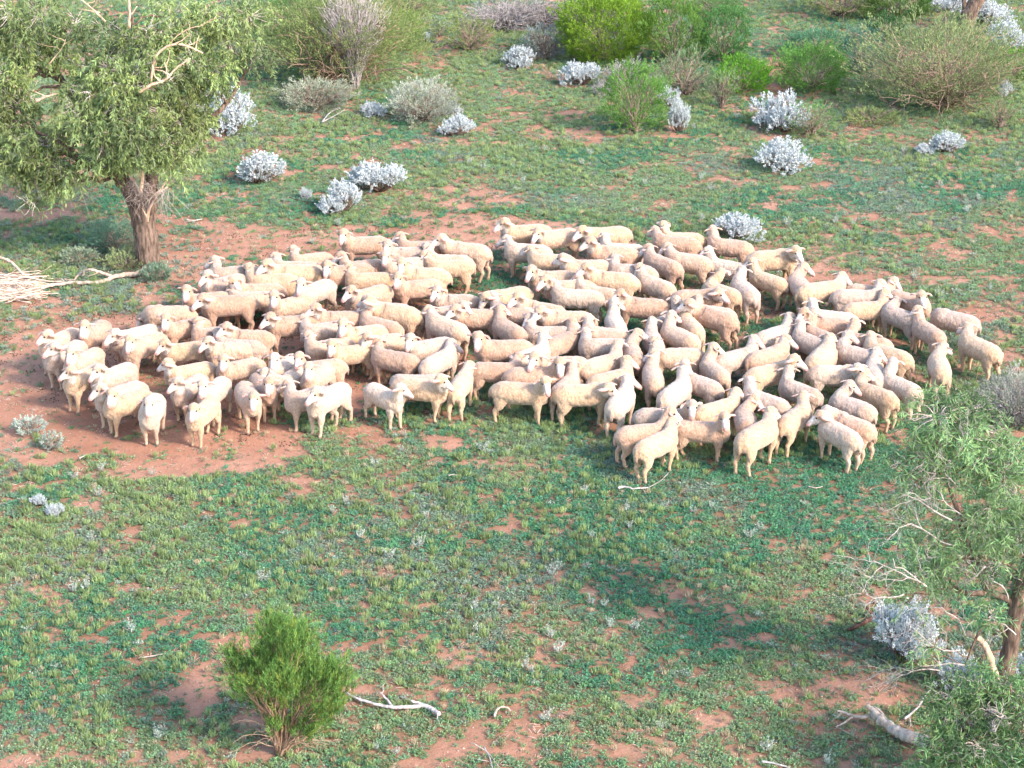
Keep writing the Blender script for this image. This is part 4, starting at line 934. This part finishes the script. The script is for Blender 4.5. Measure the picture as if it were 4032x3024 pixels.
def spray(p0, dirn, L, r, depth):
    q = p0 + dirn*L + unit(1)[0]*L*.12; ctl = (p0+q)/2 + unit(1)[0]*L*.22; pts = bez(p0, ctl, q, 6, L*.03); S.tube(pts, np.linspace(r, r*.55, 6), 5 if r > .006 else 4, np.array([1.25, 1.2, 1.15])*(.8 + .4*rng.random()))
    if depth:
        for _ in range(3 if depth > 1 else 4):
            j = rng.integers(2, 6); d2 = dirn*.75 + unit(1)[0]*.75; d2 /= np.linalg.norm(d2); spray(pts[j], d2, L*(.5 + .3*rng.random()), r*.55, depth-1)
for (x0, y0, x1, y1, dy, L) in [(3650,2310,3560,2240,-.5,.6),(3640,2300,3470,2200,-.6,.75),(3760,2150,3560,2040,-.3,.75),(3750,2050,3600,1970,-.3,.7),(3840,2060,3660,1930,-.2,.7),(3800,1930,3700,1830,0,.5),(3740,1900,3620,1840,0,.5),(3760,1800,3800,1700,.1,.4),
  (3900,2330,3840,2200,-.4,.5),(3970,2360,3900,2260,-.4,.5),(3880,2230,3800,2300,-.4,.4),(3800,2620,3600,2600,-.5,.7),(3780,2560,3560,2480,-.5,.6),(3700,2640,3480,2620,-.5,.6),(3560,2340,3400,2330,-.6,.5),(4000,2500,3900,2420,-.4,.4),(3800,2500,3700,2400,-.4,.5)]:
    p0 = T(x0, y0, dy) - B; d = T(x1, y1, dy) - B - p0; d /= np.linalg.norm(d); spray(p0, d, L*.95, .0105, 3)
o = link('dead_twigs', S.mesh('dead_twigs'), near, [M_grey]); o['label'] = 'bare grey twigs spreading to the left'
S = Acc(); dead([T(3925,2700,-.15), T(3900,2600,-.25), T(3875,2530,-.25), T(3810,2490,-.25)], .085, .045, (1.15, 1, .85), n=9, sub=0)
o = link('broken_limb', S.mesh('broken_limb', True), near, [M_pale]); o['label'] = 'broken off pale limb at the foot of the trunk'

# narrow leaved shrub in front of it, in the corner
b_ = at(3900, 3160); Yt = b_[1]; T = lambda x, y, dy=0.0: atY(x, y, Yt + dy)
paths = [([b_ + [0, 0, -.1], T(3905,3060), T(3900,2960)], .04, .03), ([T(3900,3000), T(3850,2900,-.1), T(3800,2830,-.1)], .025, .012), ([T(3905,2990), T(3960,2880), T(4000,2800,.1)], .025, .012)]
bl = [(3740,2740,.26,.3),(3850,2690,.26,.4),(3960,2700,.28,.4),(4050,2740,.28,.3),(3720,2810,.22,.1),(3780,2840,.28,.0),(3890,2800,.28,.1),(3990,2830,.28,.1),(3700,2940,.2,-.1),(3740,2930,.28,-.1),(3850,2920,.28,-.1),(3960,2940,.28,-.1),(4050,2900,.3,0),(3680,3030,.18,-.2),(3710,3020,.26,-.2),(3830,3030,.28,-.2),(3950,3040,.28,-.2),(4060,3030,.28,-.1)]
c3, _ = drooping_tree('leafy_shrub', b_, paths, [(T(x, y, dy), r) for x, y, r, dy in bl], 'dense narrow leaved shrub filling the bottom right corner', (.125, .24, .095), n_spray=150, LL=.095, LW=.015, kl=15, droop=.15, leafshift=.4)
c3['category'] = 'shrub'
S = Acc(); B = np.asarray(b_)
for (x0, y0) in ((3880,2960),(3900,2880),(3950,2820)): 
    for _ in range(2):
        p0 = T(x0, y0, -.35) - B; spray(p0, np.array([rng.normal()*.6, -.2, .3]), .22, .008, 2)
link('dead_twigs', S.mesh('dead_twigs'), c3, [M_grey])

# ---------------------------------------------------------------- fallen branches
def fallen(lines, material, label, sub=3, lift=.03, name='fallen_branch', col=(1, 1, 1)):
    x0, y0 = lines[0][0][0][:2]; o0 = at(x0, y0); A_ = Acc()
    for pts, r0, r1 in lines:
        P = []
        for i_, q in enumerate(pts): z = q[2] if len(q) > 2 else lift + r0*.6; P.append(at(q[0], q[1], z) - o0)
        P = np.array(P); m_ = (len(P)-1)*5+1; tt = np.linspace(0, len(P)-1, m_); Pi = np.stack([np.interp(tt, np.arange(len(P)), P[:, c_]) for c_ in range(3)], -1)
        for _ in range(2): Pi[1:-1] = (Pi[:-2] + Pi[1:-1]*2 + Pi[2:])/4
        Pi[1:-1] += rng.normal(size=Pi[1:-1].shape)*r0*.10
        A_.tube(Pi, np.linspace(r0, r1, m_), 8 if r0 > .02 else 5, np.array(col)*(.9 + .2*rng.random()), .05)
        for _ in range(sub if r0 > .012 else 0):
            j = rng.integers(2, m_); d = unit(1)[0]*[1, 1, .25]; e2 = Pi[j] + d*(.12 + .25*rng.random()); e2[2] = max(e2[2], .01)
            A_.tube(bez(Pi[j], (Pi[j]+e2)/2 + unit(1)[0]*.03, e2, 5, .008), np.linspace(r1*.7, .003, 5), 4, col)
    o = link(name, A_.mesh(name, True), None, [material]); o.location = tuple(o0); setp(o, label, 'branch'); return o
q5 = lambda L: [((x*.3617), 800 + y*.3617, *z) for x, y, *z in L]
fallen([(q5([(1630,680),(1500,770),(1380,775),(1230,800),(1130,850),(1000,870),(760,862),(600,890),(430,930),(330,960),(260,1040)]),.060,.018),
 (q5([(1220,800),(1130,765,.12),(1060,740,.22),(970,715,.28),(900,760,.15),(830,775,.05)]),.040,.016),(q5([(900,760,.12),(830,800,.05),(815,835)]),.025,.015),
 (q5([(-60,560,.5),(0,590,.42),(130,640,.35),(250,780,.15),(380,830),(560,860),(700,850)]),.032,.018),(q5([(390,765),(560,770),(670,735)]),.012,.005),(q5([(700,820),(760,845),(850,870)]),.02,.01),(q5([(480,840),(540,790)]),.008,.004)],
 M_pale, 'long bleached fallen branch lying on the herbs left of the big trunk', 4, col=(1.1, 1.05, 1))
o0 = at(60, 1115); pile = empty('stick_pile', o0); setp(pile, 'heap of thin bleached sticks at the left edge below the long branch', 'sticks')
STK = []
for k in range(8):
    A = Acc(); A.tube(bez([-.5, 0, 0], unit(1)[0]*[.1, .14, .08], [.5, 0, 0], 7, .012), np.linspace(.013, .005, 7), 5, np.array([1.75, 1.65, 1.55])*(.65 + .5*rng.random()))
    if k % 2: A.tube(bez([0, 0, 0], [.2, .05, .03], [.35, .16, .05], 4, .01), np.linspace(.007, .003, 4), 4, (1.6, 1.5, 1.4))
    me = A.mesh('stick', True); me.materials.append(M_pale); STK.append(me)
for k in range(120):
    x, y = 330*rng.random() - 60, 1082 + 92*rng.random(); pz = .03 + .20*rng.random()*(1 - abs(y-1125)/70); q = at(x*.46, y, pz) - o0; th = rng.normal()*.32 + (.16 if rng.random() < .5 else -.10)
    o = bpy.data.objects.new('stick', STK[k % 8]); COL.objects.link(o); o.parent = pile; o.location = tuple(q); o.rotation_euler = (rng.random()*6.28, rng.normal()*.07, th); L_ = .5 + .75*rng.random(); o.scale = (L_, 1, 1)
q7 = lambda L: [(700 + x*.5425, 2324 + y*.5425, *z) for x, y, *z in L]
fallen([(q7([(1895,905),(1850,865),(1790,835),(1700,848),(1550,852),(1450,830),(1330,800),(1270,770),(1210,740)]),.035,.012),(q7([(1560,850),(1520,795,.05),(1468,742,.10)]),.022,.009),(q7([(1830,850),(1760,825,.05),(1692,803,.08)]),.026,.016),(q7([(1330,795),(1312,765,.06)]),.012,.006)],
 M_grey, 'grey fallen branch on the grass right of the feathery bottom shrub', 1, col=(1.3, 1.25, 1.25))
fallen([([(2433,1922),(2455,1915),(2490,1925),(2552,1920)],.022,.012),([(2552,1920),(2600,1895,.05),(2636,1858,.1)],.008,.004)], M_grey, 'thin pale stick in front of the lower right sheep', 1, col=(1.2, 1.15, 1.1))
fallen([([(1946,2822),(1955,2795,.08),(1975,2782,.12),(2000,2786,.08),(2012,2800)],.018,.010)], M_pale, 'short curved white stick in the foreground grass', 0)
q9 = lambda L: [(3300 + x*.8653, 2200 + y*.8653, *z) for x, y, *z in L]
fallen([(q9([(430,850),(350,818),(285,793),(240,770,.10),(200,740,.14),(165,715,.16),(145,698,.16)]),.095,.045),(q9([(200,735,.16),(170,700,.22),(130,668,.28)]),.055,.030),(q9([(210,735,.14),(190,700,.2),(168,676,.24)]),.045,.02),
 (q9([(150,715,.14),(110,722,.12),(60,714,.10),(25,700,.10),(-5,690,.12)]),.030,.014),(q9([(70,716,.10),(30,745,.06),(-10,765,.04)]),.018,.008)], M_pale, 'thick weathered log with torn forked end beside the bottom right shrub', 1, name='fallen_log')
fallen([(q9([(210,268),(175,262),(150,275),(100,300),(70,315),(42,322)]),.040,.022),(q9([(170,265),(150,245,.1),(128,218,.18)]),.030,.016)], M_dark, 'dark brown dead branch poking out left of the bluish silver bush', 1)
fallen([(q9([(300,730),(345,695,.05),(375,660,.08),(400,615,.14),(430,592,.16),(465,622,.1)]),.018,.010),(q9([(325,715),(330,765)]),.012,.006)], M_grey, 'curved grey twig between the log and the silver bush', 1)
fallen([([(2998,2998),(3040,3004),(3085,3016),(3110,3022)],.018,.010)], M_grey, 'pale stick cut by the bottom edge of the picture', 0, col=(1.2, 1.2, 1.2))
fallen([([(312,1805),(328,1797),(340,1790)],.014,.007)], M_pale, 'short orange stick on the herbs at left below the flock', 0)
fallen([([(733,866),(760,870),(796,862)],.022,.012)], M_pale, 'short white stick right of the big trunk', 1)
fallen([([(1268,480),(1300,440,.15),(1340,425,.25)],.02,.008),([(1270,480),(1320,455,.1),(1360,430,.2)],.016,.006)], M_grey, 'grey forked stick in the grass under the leaning shrub', 3)
fallen([([(1140,778),(1180,790),(1245,800)],.014,.006)], M_dark, 'dark thin stick by the tiny silver bush', 1)
fallen([([(3180,1915),(3215,1922),(3240,1915)],.012,.006)], M_pale, 'small tan stick below the lower right corner sheep', 0)
fallen([([(1905,2940),(1930,2985,.1),(1940,3030,.05)],.010,.005),([(1860,2925,.2),(1920,2960,.12),(1965,3020,.04)],.008,.004),([(1880,2990,.15),(1935,3000,.05)],.007,.003)], M_grey, 'arching dry grass coloured twigs at the bottom edge', 2)
fallen([([(1765,1872),(1785,1868),(1812,1872)],.010,.006)], M_pale, 'tiny white stick in the grass below the centre front sheep', 0)
fallen([([(555,2590),(600,2583),(640,2575)],.012,.006)], M_pale, 'thin pale stick in the lower left grass', 0)

# ---------------------------------------------------------------- seedlings of silvery saltbush, one by one
def seedling_mesh():
    F, S = Acc(), Acc()
    for k_ in range(13):
        th = rng.random()*6.28; sl = .25 + .75*rng.random(); tip = np.array([math.cos(th)*sl*.14, math.sin(th)*sl*.14, .13 + .12*rng.random()])
        pts = bez([0, 0, 0], tip*[.5, .5, .35], tip, 5); m_ = 15; t = .25 + .75*rng.random(m_)
        P = np.stack([np.interp(t*4, np.arange(5), pts[:, c_]) for c_ in range(3)], -1); F.leaves(P, unit(m_)*.8 + tip/np.linalg.norm(tip)*.8, .032, .014, vary((.36, .43, .37), m_, .12, .02))
        if k_ % 2 == 0: S.tube(pts, .003, 3, (1.2, 1.1, 1))
    f, s_ = F.mesh('foliage'), S.mesh('stem'); f.materials.append(M_white); s_.materials.append(M_twig); return f, s_
SEED = [seedling_mesh() for _ in range(3)]
seeds = [(400,1845),(290,1880),(385,1945),(600,1860),(1480,1830),(1590,1710),(1580,1770),(1480,1820),(1360,1970),(1310,2010),(1680,2030),(1710,2000),(1420,2110),(1530,2190),(1660,2140),(1640,2150),(1900,1770),(2000,1780),
 (2300,1930),(2470,2000),(2480,2070),(2330,2110),(2950,2110),(2990,2080),(2730,2010),(2620,1990),(2800,1990),(2380,2380),(2330,2370),(2400,2460),(2500,2470),(2070,2620),(2090,2640),(2200,2560),(2170,2500),(1880,2480),(2600,2860),
 (2150,2830),(1560,2960),(1480,2940),(620,2900),(640,2870),(290,2320),(340,2310),(360,2120),(1040,2280),(1020,2270),(2190,2240),(2170,2260),(1870,2390),(1960,2390),(2310,2230),(3260,3000),(3020,2950),(60,2130),(520,2480),
 (1960,880),(1900,660),(2020,650),(2060,710),(2130,760),(2040,745),(2150,590),(2290,640),(2320,605),(2760,700),(2800,740),(2540,720),(2370,740),(2500,830),(2760,860),(3100,880),(3260,890),(3290,870),(3360,880),(3540,830),(3510,750),(3700,730),
 (3800,825),(3810,830),(4010,670),(3950,650),(3340,580),(3370,570),(3560,590),(1630,560),(1850,640),(1500,700),(1590,860),(1330,880),(1230,950),(2900,460),(2730,500),(2260,1010),(3900,1130),(3600,1090),(3700,1160),(3850,780),(2050,575)]
seed_objs = []
for i_, (x, y) in enumerate(seeds):
    b_ = at(x, y + 8); f, s_ = SEED[i_ % 3]; e = empty('saltbush_seedling', (b_[0], b_[1], -.02)); sc = .5 + .45*rng.random(); e.scale = (sc, sc, sc); e.rotation_euler = (0, 0, rng.random()*6.28)
    for nm, me in (('foliage', f), ('stem', s_)): o = bpy.data.objects.new(nm, me); COL.objects.link(o); o.parent = e
    seed_objs.append((e, x, y))
ANCH = [('the big brown trunk',585,1000),('the nearest sheep',2560,1850),('the frontmost left sheep',780,1740),('the tiny silver pair',180,2010),('the feathery bottom shrub',1120,2700),
 ('the grey fallen branch',1550,2790),('the curved white stick',1975,2800),('the weathered log',3500,2860),('the bluish silver bush',3540,2480),('the thin pale stick',2500,1920),('the lone right bush',3712,570),
 ('the bush touching sheep',2900,900),('the open ground bush',3102,630),('the bush beside tree',998,690),('the touching silver pair',1420,760),('the grey green shrub',1662,420),
 ('the central green shrub',2510,450),('the topmost sheep',2010,900),('the rightmost sheep',3900,1400),('the centre front row',2100,1600)]
cells = {}
for e, x, y in seed_objs:
    j = min(range(len(ANCH)), key=lambda j: math.hypot(x-ANCH[j][1], (y-ANCH[j][2])*1.3)); dx, dy = x-ANCH[j][1], (y-ANCH[j][2])*1.3
    cells.setdefault((j, ('right of' if dx > 0 else 'left of') if abs(dx) > abs(dy) else ('in front of' if dy > 0 else 'behind')), []).append((x, y, e))
W_ = ['first', 'second', 'third', 'fourth', 'fifth', 'sixth', 'seventh', 'eighth', 'ninth', 'tenth', 'eleventh', 'twelfth', 'thirteenth', 'fourteenth']
N_ = ['', 'one', 'two', 'three', 'four', 'five', 'six', 'seven', 'eight', 'nine', 'ten', 'eleven', 'twelve', 'thirteen', 'fourteen']
for (j, side), L in cells.items():
    L.sort(key=lambda q: q[0])
    for i_, (x, y, e) in enumerate(L):
        pre = 'silvery seedling' if len(L) == 1 else (('left' if i_ == 0 else 'right') + ' one of two silvery seedlings' if len(L) == 2 else W_[i_] + ' from left of ' + N_[len(L)] + ' silvery seedlings')
        setp(e, pre + ' ' + side + ' ' + ANCH[j][0], 'seedling', 'silvery seedlings dotted over the flat')
